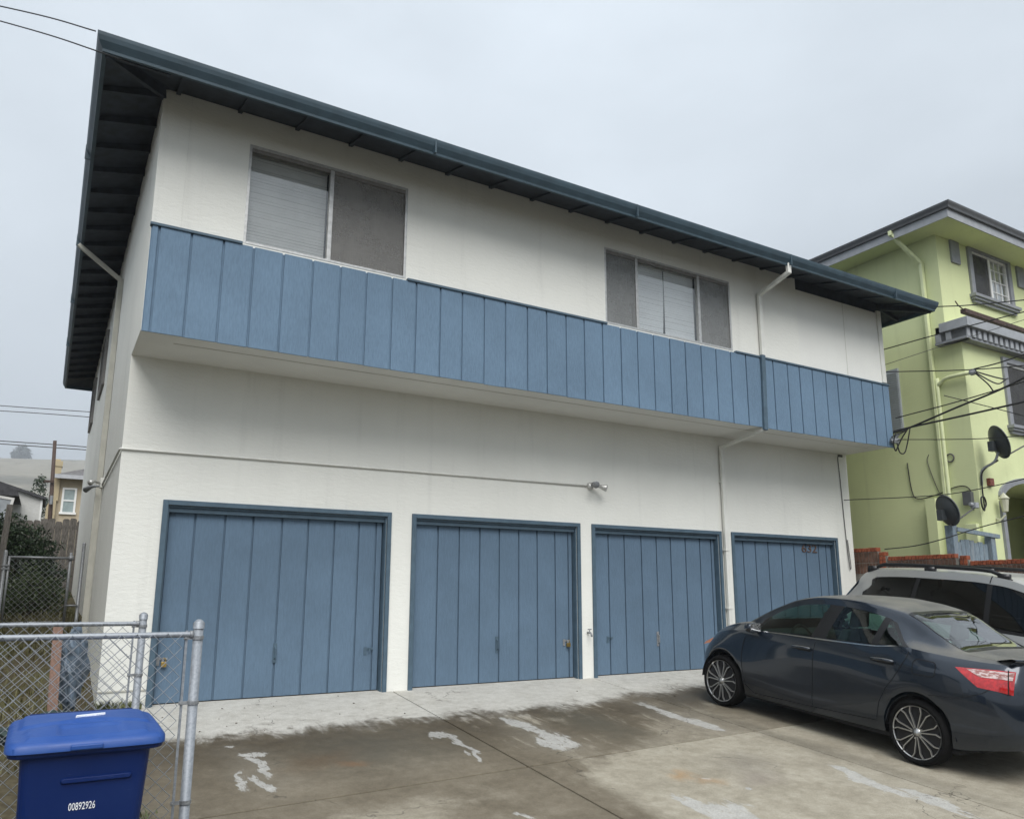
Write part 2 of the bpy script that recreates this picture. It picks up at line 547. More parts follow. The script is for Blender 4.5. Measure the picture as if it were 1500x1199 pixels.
    for b in [(3.95, -2.3, .26, .75, 0, .6, .6, .6), (6.0, -2.3, .28, .8, 0, .6, .6, .6), (1.06, -2.5, .2, .55, 5, .5, .7, .5), (6.02, -4.95, .25, .8, -6, .6, .6, .6)]:
        m = blob(*b)
        halo = m if halo is None else Mx(halo, m)
    base = t.mix(Mu(halo, .22), base, (.33, .31, .26, 1))
    wcol = t.ramp(A(Mu(n2, .6), Mu(n4, .4)), [(.34, (.33, .325, .305)), (.66, (.47, .465, .44))])
    base = t.mix(Mu(white, .84), base, wcol)
    for b, c, k in [((1.85, -2.62, .10, .07, 0, .5, .8, .3), (.22, .10, .035, 1), .55), ((4.42, -4.02, .11, .07, 30, .5, .8, .3), (.36, .20, .07, 1), .55), ((4.55, -4.20, .07, .05, 0, .4, .8, .3), (.34, .18, .06, 1), .45), ((1.7, -2.4, .3, .12, 25, .5, .8, .3), (.14, .075, .03, 1), .35),
                    ((2.25, -2.25, .55, .5, 10, .8, .8, .4), (.066, .066, .055, 1), .5), ((4.80, -2.1, .24, .62, 0, .6, .7, .5), (.075, .07, .052, 1), .65),
                    ((6.45, -3.6, .12, 1.6, 2, .4, .7, .4), (.11, .098, .074, 1), .6), ((6.95, -1.5, .5, .35, 0, .6, .7, .4), (.085, .078, .063, 1), .65), ((5.3, -3.9, .3, .2, 20, .6, .8, .4), (.15, .135, .115, 1), .5), ((5.05, -4.3, .22, .12, 10, .5, .8, .4), (.17, .14, .13, 1), .45)]:
        base = t.mix(Mu(blob(*b), k), base, c)
    # hairline cracks, grit and drips
    vc = t.n("TexVoronoi", {'Vector': t.n("VectorMath", {0: P, 1: t.n("VectorMath", {0: w1, 'Scale': .9}, operation='SCALE').outputs[0]}, operation='ADD').outputs[0], 'Scale': .42}, feature='DISTANCE_TO_EDGE').outputs['Distance']
    crack = Mu(t.sstep(vc, .0045, .0015), t.sstep(n1, .50, .56))
    base = t.mix(Mu(crack, .5), base, (.035, .030, .024, 1))
    spk = t.noise(42, 3, .6).outputs['Fac']
    base = t.mix(t.sstep(spk, .73, .78, 0, .5), base, (.045, .040, .033, 1))
    base = t.mix(t.sstep(t.noise(31, 3, .6, dist=.3).outputs['Fac'], .725, .76, 0, .5), base, (.36, .345, .31, 1))
    base = scl(base, Mu(t.sstep(n3, .2, .8, .78, 1.22), t.sstep(n4, .25, .75, .86, 1.14)))
    rough = t.mix(m_mid, (.58, .58, .58, 1), (.88, .88, .88, 1))
    h = A(Mu(n3, .6), A(Mu(n4, .5), A(Mu(white, .9), Mu(crack, -1.5))))
    return t.bsdf(Base_Color=base, Roughness=rough, Specular_IOR_Level=.35, Normal=t.bump(h, .45, .005))
M_CONC = concrete()

def m_ground():
    t = NT("soil_and_dry_grass")
    n1 = t.noise(.9, 6, .65).outputs['Fac']
    n2 = t.noise(18, 5, .65).outputs['Fac']
    c = t.ramp(n1, [(.3, (.055, .045, .028)), (.5, (.080, .066, .040)), (.7, (.085, .090, .035))])
    c = t.mix(t.sstep(n2, .35, .7, 0, .6), c, (.13, .115, .075, 1))
    return t.bsdf(Base_Color=c, Roughness=.95, Specular_IOR_Level=.1, Normal=t.bump(n2, .6, .03))
M_GROUND = m_ground()
def m_hill():
    t = NT("dry_hillside")
    n1 = t.noise(.012, 7, .68).outputs['Fac']
    n2 = t.noise(.12, 6, .7).outputs['Fac']
    c = t.ramp(n1, [(.38, (.13, .12, .09)), (.47, (.24, .215, .165)), (.55, (.27, .245, .19)), (.61, (.08, .085, .06))])
    c = t.mix(t.sstep(n2, .4, .7, 0, .4), c, (.10, .10, .065, 1))
    return t.bsdf(Base_Color=c, Roughness=.95, Specular_IOR_Level=.1)
M_HILL = m_hill()
M_ASPHALT = m_plain("asphalt", (.05, .05, .05), .9, var=.2, scale=12, bump=.3, bscale=200)
M_WALK = m_plain("sidewalk_concrete", (.30, .29, .26), .9, var=.15, scale=3, bump=.2, bscale=150)

# ------------------------------------------------------------------ terrain
def lerp(a, b, t):
    return a + (b - a) * t
def sm(x, a, b):
    t = min(1, max(0, (x - a) / (b - a)))
    return t * t * (3 - 2 * t)
def gz(x, y):
    if y <= 0:
        z = -.1 * min(-y, 6.4)
    elif y < 5:
        z = .16 * y
    elif y < 15:
        z = .8 + .06 * (y - 5)
    else:
        z = 1.4 + .085 * (min(y, 60) - 15)
    if y > 60:
        z += .02 * (y - 60)
    if x > 12.6:                                  # raised lot next door
        r = 1.05 * sm(y, -6.2, -2.2)
        z = max(z, -.64) + r * sm(x, 12.62, 12.72) if y < 0 else max(z, 1.05)
    return z
xs = [-400, -150, -60, -30, -15, -8, -5, -3.5, -2.5, -1.8, -1.2, -.7, -.3, .11, .2, 3, 6, 9, 12.0, 12.62, 12.72, 13.3, 14, 16, 20, 30, 60, 150, 400]
ys = [-400, -150, -60, -30, -18, -12, -9.5, -8.2, -7, -6.4, -5.5, -4.5, -3.5, -2.5, -1.5, -.7, 0, .6, 1.2, 1.8, 2.4, 3, 3.6, 4.2, 5, 6, 7, 8, 9.5, 11, 12.4, 14, 16, 20, 26, 35, 50, 60, 90, 140, 200, 300]
g = MB()
for y in ys:
    for x in xs:
        z = gz(x, y)
        if -.05 < x - .2 < 12.5 and y < .1 or y < -6.3:
            z -= .14
        if -2.5 < x < .12 and -6 < y < 12:
            z += random.uniform(-.025, .025)
        g.v.append((x, y, z))
nx = len(xs)
for j in range(len(ys) - 1):
    for i in range(nx - 1):
        g.f.append((j * nx + i, j * nx + i + 1, (j + 1) * nx + i + 1, (j + 1) * nx + i))
tag(g.build("ground", M_GROUND, smooth=True), kind='structure')

# hill behind the back gardens
h = MB()
hx = [-1300 + i * 52 for i in range(51)]
hy = [280, 350, 430, 520, 610, 690, 750, 800, 840, 870, 890, 900, 912, 940, 1000, 1150, 1500, 2400]
for y in hy:
    for x in hx:
        ridge = 130.5 + 5.0 * math.sin(x * .006 + .4) + 2.0 * math.sin(x * .021)
        k = sm(y, 260, 900)
        z = lerp(5.0, ridge, .72 * k + .28 * (y - 280) / 620 if y < 900 else 1) - (0 if y < 900 else .02 * (y - 900))
        h.v.append((x, y, z + random.uniform(-.9, .9)))
for j in range(len(hy) - 1):
    for i in range(len(hx) - 1):
        n = len(hx)
        h.f.append((j * n + i, j * n + i + 1, (j + 1) * n + i + 1, (j + 1) * n + i))
tag(h.build("hill", M_HILL, smooth=True), kind='structure')

# driveway: separate cast slabs with open joints
drv = bpy.data.objects.new("driveway", None)
COL.objects.link(drv)
tag(drv, kind='structure')
JX = [.14, 3.28, 6.37, 9.45, 12.58]
def JY(x):
    return -3.44 + .062 * x
for i in range(4):
    for j in range(2):
        x0, x1 = JX[i] + .009, JX[i + 1] - .009
        if j == 0:
            q = [(x0, JY(x0) + .011), (x1, JY(x1) + .011), (x1, .16), (x0, .16)]
        else:
            q = [(x0, -6.4), (x1, -6.4), (x1, JY(x1) - .011), (x0, JY(x0) - .011)]
        b = MB()
        tp = [(x, y, .1 * y) for x, y in q]
        bt = [(x, y, .1 * y - .12) for x, y in q]
        b.add(bt + tp, [(0, 3, 2, 1), (4, 5, 6, 7), (0, 1, 5, 4), (1, 2, 6, 5), (2, 3, 7, 6), (3, 0, 4, 7)])
        b.build("slab", M_CONC, drv, bevel=.006)
tag(MB().box(-60, 60, -8.2, -6.42, -.80, -.655).build("sidewalk", M_WALK), kind='structure')
tag(MB().box(-120, 120, -20, -8.24, -.95, -.78).build("road", M_ASPHALT), kind='structure')

# ------------------------------------------------------------------ the apartment building
W, RY = 12.54, 12.5
UF = -.985                    # front plane of the jettied upper floor
ZB, ZC = 3.845, 5.03          # underside of upper floor, cap of the blue band
bld = thing("apartment_building", "two-storey white stucco apartment building with blue board band over four blue garage doors", "building")
doors = [(.466, 3.188, [.83, 1.16, 1.48, 1.82, 2.14, 2.47, 2.79, 3.02]),
         (3.478, 6.175, [3.90, 4.22, 4.54, 4.85, 5.17, 5.48, 5.79, 6.02]),
         (6.390, 9.071, [6.77, 7.08, 7.42, 7.73, 8.03, 8.35, 8.67, 8.92]),
         (9.309, 12.067, [9.68, 9.98, 10.30, 10.63, 10.97, 11.30, 11.64, 11.85])]
CAS = .055
front = lambda a, z, d: (a, d, z)
lw = MB().wall(0, W, -.35, ZB, [(a + CAS, b - CAS, -.5, 2.171) for a, b, _ in doors], front, .2)
lw.build("wall", M_WALL, bld, weld=True)
side = lambda a, z, d: (d, a, z)
SW = [(6.35, 7.85, 5.0, 6.05), (10.2, 11.6, 5.0, 6.05)]
lf = MB().wall(UF + .2, RY, ZB + .0, 6.62, SW, side, .2)
lf.wall(.2, RY, -.35, ZB, [], side, .2)
lf.build("wall", M_WALL, bld, weld=True)
W1 = (.934, 2.885, ZC, 6.25)
W2 = (5.994, 8.550, ZC, 6.21)
SX = 10.17
uw = MB().wall(0, SX, ZB, 6.62, [W1, W2], lambda a, z, d: (a, UF + d, z), .2)
uw.build("wall", M_WALL, bld, weld=True)
MB().wall(SX + .002, W - .02, ZB, 6.43, [], lambda a, z, d: (a, UF + .015 + d, z), .18).build("wall", M_WALL_SMOOTH, bld)
MB().box(11.448, 11.456, UF + .012, UF + .02, 5.04, 6.43).build("panel_seam", M_PIPE_T, bld)
MB().box(SX + .005, W - .03, UF + .03, UF + .2, 6.432, 6.64).build("eave_beam", M_EAVE, bld)
MB().box(W - .10, W + .012, UF - .012, UF + .10, 5.06, 6.47).build("corner_trim", M_PIPE_W, bld, bevel=.004)
MB().box(.285, .292, UF - .004, UF + .01, 5.04, 6.62).build("panel_seam", M_PIPE_W, bld)
rw = MB().wall(.2, RY, -.35, 6.62, [], lambda a, z, d: (W - d, a, z), .2)
rw.wall(UF + .21, .2, ZB, 6.62, [], lambda a, z, d: (W - d, a, z), .2)
rw.build("wall", M_WALL, bld)
MB().wall(0, W, -.35, 6.62, [], lambda a, z, d: (a, RY - d + .2, z), .19).build("wall", M_WALL, bld)
MB().box(.202, W - .202, UF + .2, RY, ZB + .005, ZB + .12).box(.002, W - .002, UF + .004, .196, ZB - .003, ZB + .11).build("soffit", M_WALL_SMOOTH, bld)
MB().box(.35, W - .3, -.70, -.684, ZB - .007, ZB - .0045).build("soffit_screed", M_PIPE_T, bld)
MB().box(.0, .462, -.012, .01, .175, .19).build("plaster_screed", M_PIPE_T, bld)

# blue board band: every board a piece, set over a recessed backing
BX = [.0, .08, .40, .73, 1.05, 1.38, 1.72, 2.05, 2.37, 2.70, 3.02, 3.35, 3.66, 3.98, 4.30, 4.64, 4.95, 5.27, 5.58, 5.90, 6.23, 6.54, 6.85, 7.17, 7.48, 7.81, 8.13, 8.45, 8.79, 9.13, 9.43, 9.78, 10.08, 10.41, 10.76, 11.07, 11.41, 11.75, 12.06, 12.36, 12.56]
band = MB().box(.004, W + .002, UF - .014, UF - .001, 3.835, 4.99).build("board_band", M_BLUE, bld)
for a, b in zip(BX[:-1], BX[1:]):
    dz = random.uniform(-.004, .004)
    MB().box(a + .013, b - .013, UF - .034 + random.uniform(-.002, .002), UF - .015, 3.828 + dz, 4.995).build("board", M_BLUE, band)
for a, b in ((-.01, W1[0] - .01), (W1[1] + .01, W2[0] - .005), (W2[1] + .02, SX), (SX + .01, W + .02)):
    MB().box(a, b, UF - .052, UF + .02, 4.997, 5.028).build("cap_moulding", M_BLUE_TRIM, bld, bevel=.004)

# garage doors
def hasp(parent, x, z, y, lock):
    hb = MB().box(x - .05, x + .06, y - .008, y, z - .012, z + .012).box(x - .055, x - .02, y - .006, y, z - .07, z + .02)
    hb.tube([(x + .01, y - .03, z + .01), (x + .01, y - .03, z - .03)], .012, 8)
    o = hb.build("hasp", M_BLUE_TRIM if not lock else M_STEEL_D, parent)
    if lock:
        MB().box(x - .005, x + .05, y - .045, y - .012, z - .085, z - .03).tube([(x + .005, y - .03, z - .035), (x + .005, y - .03, z), (x + .022, y - .03, z + .012), (x + .04, y - .03, z), (x + .04, y - .03, z - .035)], .005, 6).build("padlock", M_BRASS, parent, bevel=.004)
    return o
names = ["leftmost blue garage door behind the chain link post", "blue garage door with a brass padlock", "blue garage door behind the nose of the dark sedan", "rightmost blue garage door with brown house numerals"]
for k, (a, b, gr) in enumerate(doors):
    i0, i1 = a + CAS, b - CAS
    frame = MB()
    frame.box(a, i0, -.028, .006, -.02, 2.226).box(i1, b, -.028, .006, -.02, 2.226).box(i0, i1, -.028, .006, 2.171, 2.226)       # casing
    frame.box(i0, i0 + .018, .008, .19, -.02, 2.17).box(i1 - .018, i1, .008, .19, -.02, 2.17).box(i0 + .018, i1 - .018, .008, .19, 2.145, 2.17)   # jamb
    frame.box(i0 + .018, i1 - .018, .03, .075, 2.095, 2.143)                                                                       # head stop
    dp = MB().box(i0 + .022, i1 - .022, .114, .14, .02, 2.15).build("garage_door", M_BLUE_DOOR, bld)
    dp['label'] = names[k]
    frame.build("door_frame", M_BLUE_TRIM, dp, bevel=.003)
    MB().box(i0, i1, .10, .16, -.03, .019).build("threshold_gap", M_DARK, dp)
    e = [i0 + .022] + gr + [i1 - .022]
    for p, q in zip(e[:-1], e[1:]):
        MB().box(p + .0125, q - .0125, .090 + random.uniform(0, .0015), .113, .022, 2.14).build("board", M_BLUE_DOOR, dp)
    hx_ = [1.82, 4.82, 7.70, None][k]
    if hx_:
        MB().box(hx_ - .022, hx_ + .022, .083, .0895, .40, .62).tube([(hx_, .085, .58), (hx_, .05, .56), (hx_, .05, .46), (hx_, .085, .44)], .009, 6).build("handle", M_BLUE_TRIM if k != 2 else M_STEEL_D, dp)
    if k == 0:
        hasp(dp, 2.97, .52, .089, False)
        hasp(dp, .60, .49, .089, True)
    if k == 1:
        hasp(dp, 5.97, .53, .089, True)
    if k == 2:
        hasp(dp, 6.76, .55, .089, False)
    if k == 3:
        text("house_number", "632", .205, M_BROWN, dp, Matrix.Translation((11.38, .083, 2.005)) @ FACE_Y, .006, 1.42)

# front windows with blinds and screens
def blind(x0, x1, z0, z1, y, mat, parent, pitch=.037, tilt=.60, skew=0.0, name="blind"):
    b = MB()
    n = int((z1 - z0) / pitch)
    hw = .0160
    for i in range(n):
        z = z0 + pitch * (i + .5) + random.uniform(-.0015, .0015)
        dy, dz = hw * math.cos(tilt * 1.9), hw * math.sin(tilt * 1.9)
        f = 1 - i / n
        xa, xb = (x0 + skew * f ** 3 * (1 if skew > 0 else 0), x1 + (skew * f ** 3 if skew < 0 else 0))
        b.add([(xa, y - dy, z + dz), (xb, y - dy, z + dz), (xb, y + dy, z - dz), (xa, y + dy, z - dz)], [(0, 1, 2, 3)])
    b.box(x0, x1, y - .02, y + .02, z1 - .03, z1)
    o = b.build(name, mat, parent)
    o['kind'] = 'stuff'
    return o
def front_window(w, mull, label, panes):
    x0, x1, z0, z1 = w
    y = UF + .035
    f = MB().box(x0, x0 + .03, y - .035, y + .05, z0, z1).box(x1 - .03, x1, y - .035, y + .05, z0, z1).box(x0 + .03, x1 - .03, y - .035, y + .05, z1 - .032, z1).box(x0 + .03, x1 - .03, y - .04, y + .05, z0, z0 + .03)
    win = f.build("window", M_ALU, bld, bevel=.003)
    win['label'] = label
    for mx in mull:
        MB().box(mx - .024, mx + .024, y - .022, y + .045, z0 + .031, z1 - .033).build("mullion", M_ALU, win, bevel=.003)
    MB().box(x0 + .031, x1 - .031, y - .020, y + .0, z1 - .075, z1 - .034).build("track", M_ALU_D, win)
    e = [x0 + .03] + mull + [x1 - .03]
    for i, (p, q) in enumerate(zip(e[:-1], e[1:])):
        p2, q2 = p + (.0 if i == 0 else .024), q - (.0 if i == len(e) - 2 else .024)
        MB().box(p2, q2, y + .012, y + .016, z0 + .031, z1 - .034).build("pane", M_GLASS, win)
        kind = panes[i]
        if 's' in kind:
            MB().box(p2 + .004, q2 - .004, y - .004, y - .002, z0 + .034, z1 - .036).build("insect_screen", M_SCREEN if 'd' in kind else M_SCREEN_L, win)
        if 'W' in kind:
            m = 7.22
            blind(p2 + .01, m - .003, z0 + .05, z1 - .04, y + .085, M_BLIND_W, win, tilt=.66, skew=-.030)
            blind(m + .004, q2 - .01, z0 + .035, z1 - .04, y + .075, M_BLIND_W, win, tilt=.66)
        elif 'g' in kind:
            blind(p2 + .01, q2 - .01, z0 + .035, z1 - .04, y + .085, M_BLIND, win, tilt=.64)
    return win
front_window(W1, [1.91], "two-pane sliding window with grey blinds and a dusty insect screen", ['g', 'sdg'])
front_window(W2, [6.61, 7.87], "three-pane window with crooked white blinds in the middle", ['sg', 'W', 'sg'])
for (a, b, z0, z1) in SW:
    f = MB().box(-.045, .06, a, a + .035, z0, z1).box(-.045, .06, b - .035, b, z0, z1).box(-.045, .06, a + .035, b - .035, z1 - .035, z1).box(-.045, .06, a + .035, b - .035, z0, z0 + .035)
    f.box(-.03, .05, (a + b) / 2 - .02, (a + b) / 2 + .02, z0 + .036, z1 - .036)
    w = f.build("window", M_ALU_D, bld)
    MB().box(.02, .024, a + .035, b - .035, z0 + .035, z1 - .035).build("pane", M_GLASS, w)

# roof: hipped deck, open eaves with rafters, sheet-metal gutter
X0, X1, Y0, Y1 = -.62, 13.16, -1.69, 13.04
EZ = 6.43
SL = .28
hw = (X1 - X0) / 2
rx = (X0 + X1) / 2
rf = MB()
for dz in (0, .07):
    z = EZ + dz
    zr = EZ + SL * hw + dz
    rf.add([(X0, Y0, z), (X1, Y0, z), (X1, Y1, z), (X0, Y1, z), (rx, Y0 + hw, zr), (rx, Y1 - hw, zr)], [(0, 1, 4), (1, 2, 5, 4), (2, 3, 5), (3, 0, 4, 5)])
rf.add([(X0, Y0, EZ), (X1, Y0, EZ), (X1, Y1, EZ), (X0, Y1, EZ), (X0, Y0, EZ + .07), (X1, Y0, EZ + .07), (X1, Y1, EZ + .07), (X0, Y1, EZ + .07)], [(0, 1, 5, 4), (1, 2, 6, 5), (2, 3, 7, 6), (3, 0, 4, 7)])
roof = rf.build("roof", M_EAVE, bld)
gt = MB()
prof = [(-.035, 6.44), (-.035, 6.372), (.004, 6.367), (.008, 6.395), (.045, 6.46), (.058, 6.505), (.062, 6.54), (.050, 6.54), (.045, 6.50), (-.02, 6.50)]
for o_, z in prof:
    gt.v += [(X0 - o_, Y0 - o_, z), (X1 + o_, Y0 - o_, z), (X1 + o_, Y1 + o_, z), (X0 - o_, Y1 + o_, z)]
for i in range(len(prof) - 1):
    for k in range(4):
        gt.f.append((i * 4 + k, i * 4 + (k + 1) % 4, (i + 1) * 4 + (k + 1) % 4, (i + 1) * 4 + k))
gt.build("gutter", M_FASCIA, roof)
for y in (.55, 3.35, 6.1, 9.0):
    MB().box(X0 - .066, X0 - .003, y, y + .022, 6.364, 6.543).build("gutter_seam", M_FASCIA, roof)
for x in (2.9, 6.0, 9.16, 11.9):
    MB().box(x, x + .022, Y0 - .064, Y0 - .003, 6.365, 6.542).build("gutter_seam", M_FASCIA, roof)
RH = .035
fr0 = MB()
yA, yB = Y0 + .04, UF - .002
zA, zB = EZ + SL * (yA - Y0) - .004, EZ + SL * (yB - Y0) - .004
fr0.prism([(-.022, yA, zA), (-.022, yB, zB), (-.022, yB, zB - RH), (-.022, yA, zA - RH * .55)], (.044, 0, 0))
proto = fr0.build("rafter", M_EAVE, roof, loc=(.14, 0, 0))
x = .14 + .655
while x < W + .1:
    copy(proto, (x, 0, 0))
    x += .655
lr0 = MB()
RH = .10
xA, xB = X0 + .04, -.002
zA, zB = EZ + SL * (xA - X0) - .004, EZ + SL * (xB - X0) - .004
lr0.prism([(xA, -.022, zA), (xB, -.022, zB), (xB, -.022, zB - RH), (xA, -.022, zA - RH * .55)], (0, .044, 0))
proto = lr0.build("rafter", M_EAVE, roof, loc=(0, -.97, 0))
rp = MB()
rp.prism([(W + X0 * 0 + .62 - .04, -.022, zA), (W + .002, -.022, zB), (W + .002, -.022, zB - RH), (W + .58, -.022, zA - RH * .55)], (0, .044, 0))
protor = rp.build("rafter", M_EAVE, roof, loc=(0, -.97, 0))
y = -.97 + .62
while y < 12.6:
    copy(proto, (0, y, 0))
    copy(protor, (0, y, 0))
    y += .62
for (cx, cy, ix, iy) in ((X0, Y0, 0, UF), (X1, Y0, W, UF)):
    a = Vector((lerp(cx, ix, .06), lerp(cy, iy, .06), EZ - .045 + SL * .04))
    b = Vector((ix, iy, EZ + SL * .66 - .06))
    MB().bar(a, b, .05, .11).build("hip_rafter", M_EAVE, roof)
MB().box(X0 + .035, 0, Y0 + .06, Y0 + .10, 6.375, 6.43).build("eave_blocking", M_EAVE, roof)

# downspouts
def pipe(path, parent, mat, name="downspout", w=.075, d=.055):
    m = MB()
    for a, b in zip(path[:-1], path[1:]):
        a, b = Vector(a), Vector(b)
        e = (b - a).normalized() * .018
        m.bar(a - e, b + e, w, d, roll=(0, 1, 0) if abs((b - a).normalized().y) < .8 else (0, 0, 1))
    return m.build(name, mat, parent, bevel=.008)
ds = pipe([(9.17, -1.68, 6.42), (9.17, -1.68, 6.26), (9.19, UF - .045, 6.10), (9.19, UF - .045, ZC)], bld, M_PIPE_W)
pipe([(9.17, UF - .055, ZC), (9.13, UF - .055, 3.80)], bld, M_BLUE_TRIM, w=.085)
dl = pipe([(9.13, UF - .02, 3.79), (9.14, -.05, 3.66), (9.14, -.05, .12)], bld, M_PIPE_W)
st_ = MB()
for z in (3.05, 1.9, .95):
    st_.box(9.085, 9.195, -.085, .001, z, z + .022)
st_.build("downspout_straps", M_PIPE_W, dl)
ls = MB()
ls.bar((X0 - .03, 3.30, 6.36), (-.045, 3.30, 5.92), .075, .055).bar((-.042, 3.30, 5.94), (-.042, 3.30, .62), .075, .055, roll=(0, 1, 0))
ls.build("downspout", M_PIPE_T, bld, bevel=.006)
# conduit, floodlight, hose tap, cables on the wall
cnd = MB().tube([(-.02, 2.9, 2.70), (-.02, .02, 2.755), (-.012, -.016, 2.762), (.02, -.018, 2.763), (3.18, -.018, 2.785), (6.31, -.018, 2.80)], .013, 8)
cnd.build("conduit", M_PIPE_W, bld, smooth=True)
fl = MB().lathe([(.0, .0), (.055, .0), (.06, -.02), (.045, -.05), (.0, -.055)], 16, (6.375, 0, 2.80), 'y').build("floodlight", M_LAMP, bld, smooth=True)
hd = MB().tube([(6.385, -.05, 2.80), (6.42, -.085, 2.80)], .011, 8).tube([(6.41, -.08, 2.803), (6.455, -.12, 2.79), (6.475, -.14, 2.783), (6.54, -.20, 2.757), (6.545, -.205, 2.755)], [.018, .026, .03, .055, .05], 12)
hd.build("lamp_head", M_LAMP, fl, smooth=True)
hd = MB().tube([(6.375, -.05, 2.81), (6.365, -.09, 2.82)], .011, 8).tube([(6.37, -.08, 2.825), (6.36, -.13, 2.82), (6.352, -.16, 2.815), (6.335, -.22, 2.79), (6.333, -.225, 2.788)], [.02, .028, .032, .055, .05], 12)
hd.build("lamp_head", M_STEEL_D, fl, smooth=True)
sf = MB().box(-.05, -.001, 2.85, 2.97, 2.66, 2.80).build("floodlight", M_PIPE_W, bld, bevel=.006)
MB().tube([(-.05, 3.0, 2.70), (-.12, 3.12, 2.70), (-.14, 3.16, 2.70), (-.21, 3.26, 2.66)], [.016, .02, .025, .042], 12).build("lamp_head", M_STEEL_D, sf, smooth=True)
MB().tube([(-.05, 2.86, 2.72), (-.13, 2.80, 2.74), (-.18, 2.74, 2.70)], [.014, .02, .038], 12).build("lamp_head", M_LAMP, sf, smooth=True)
MB().tube([(-.02, 2.9, 2.68), (-.02, 2.92, .5)], .009, 6).build("conduit", M_PIPE_T, bld)
tp = MB().tube([(6.29, 0, .64), (6.29, -.07, .64), (6.29, -.095, .625), (6.29, -.105, .585)], .014, 8).tube([(6.29, -.05, .64), (6.29, -.055, .685)], .007, 6).tube([(6.26, -.055, .688), (6.32, -.055, .688)], .009, 6)
tp.build("hose_tap", M_STEEL_D, bld, smooth=True)
MB().tube(curve_pts([(12.28, -.02, 3.82), (12.26, -.02, 3.7), (12.29, -.015, 3.3), (12.31, -.015, 2.6), (12.33, -.02, 2.0), (12.345, -.03, 1.70), (12.37, -.03, 1.66), (12.385, -.025, 1.75), (12.36, -.015, 2.2)], 6), .008, 6).build("wall_cable", M_CABLE_G, bld, smooth=True)
MB().box(12.30, 12.42, -.01, .0, 3.79, 3.835).build("cable_plate", M_CABLE_G, bld)

# ------------------------------------------------------------------ chain link fences
def chain_link(x0, x1, z0, z1, y, fn=None, d=.087, r=.0021, z_follow=None):
    """diamond mesh of woven wires in the plane y"""
    m = MB()
    H = z1 - z0
    n = int((x1 - x0 + H) / d) + 2
    for fam in (1, -1):
        for i in range(-1, n + 1):
            pts = []
            xs0 = x0 - H + i * d if fam == 1 else x0 + i * d
            k = 0
            steps = int(H / (d / 2)) + 1
            for s_ in range(steps + 1):
                z = z0 + min(s_ * d / 2, H)
                xx = xs0 + (z - z0) * fam
                if x0 - 1e-6 <= xx <= x1 + 1e-6:
                    off = .0028 * (1 if (s_ + i) % 2 == 0 else -1) * fam
                    pts.append((xx + random.uniform(-.0018, .0018), y + off, z + random.uniform(-.0018, .0018)))
                k += 1
            if len(pts) > 1:
                m.tube(pts, r, 5, caps=False)
    return m

def cap_post(m, x, y, z0, z1, r):
    m.lathe([(r, z0), (r, z1 - .05)], 14, (x, y, 0), 'z')
    m.lathe([(r + .004, z1 - .055), (r + .005, z1 - .02), (r * .8, z1 - .006), (r * .3, z1 + .004)], 14, (x, y, 0), 'z')

def fence(label, y, xp, x_left, ztop, r, left_posts):
    f = thing("chain_link_fence", label, "fence", (xp, y, gz(xp, y)), "chain link fences beside the driveway")
    inv = Matrix.Translation((-xp, -y, -gz(xp, y)))
    def fin(o):
        o.data.transform(inv)
        return o
    p = MB()
    cap_post(p, xp, y, gz(xp, y) - .2, ztop + .055, r)
    fin(p.build("post", M_STEEL, f, smooth=True))
    for xl in left_posts:
        p = MB()
        cap_post(p, xl, y + .03, gz(xl, y) - .2, ztop + .03, .022)
        fin(p.build("post", M_STEEL, f, smooth=True))
    fin(MB().tube([(x_left, y, ztop - .02), (xp - .05, y, ztop - .035), (xp - .02, y, ztop - .035)], .0185, 10).build("top_rail", M_STEEL, f, smooth=True))
    zb = gz(xp, y) + .04
    fin(MB().box(xp - .075, xp - .060, y - .004, y + .004, zb, ztop - .01).build("tension_bar", M_STEEL, f))
    for z in (ztop - .055, ztop - .45, zb + .30):
        b = MB()
        b.lathe([(r + .002, z - .011), (r + .005, z - .011), (r + .005, z + .011), (r + .002, z + .011)], 14, (xp, y, 0), 'z')
        b.box(xp - .085, xp - r, y - .008, y - .004, z - .011, z + .011).tube([(xp - .075, y - .022, z), (xp - .075, y + .012, z)], .006, 6)
        fin(b.build("tension_band", M_STEEL_D, f))
    fin(MB().tube([(xp - .05, y, ztop - .035), (xp - .03, y, ztop - .035)], .025, 10).build("rail_end", M_STEEL_D, f, smooth=True))
    ms = chain_link(x_left, xp - .064, zb, ztop - .028, y - .02)
    o = fin(ms.build("mesh_fabric", M_STEEL, f, smooth=True))
    o['kind'] = 'stuff'
    return f
fence("near chain link fence behind the blue bin, ending in a thick capped post", -4.08, .285, -3.2, .965, .0305, [-2.4])
fence("farther chain link fence by the white wall corner", -2.10, .16, -3.0, .975, .0300, [-2.2])

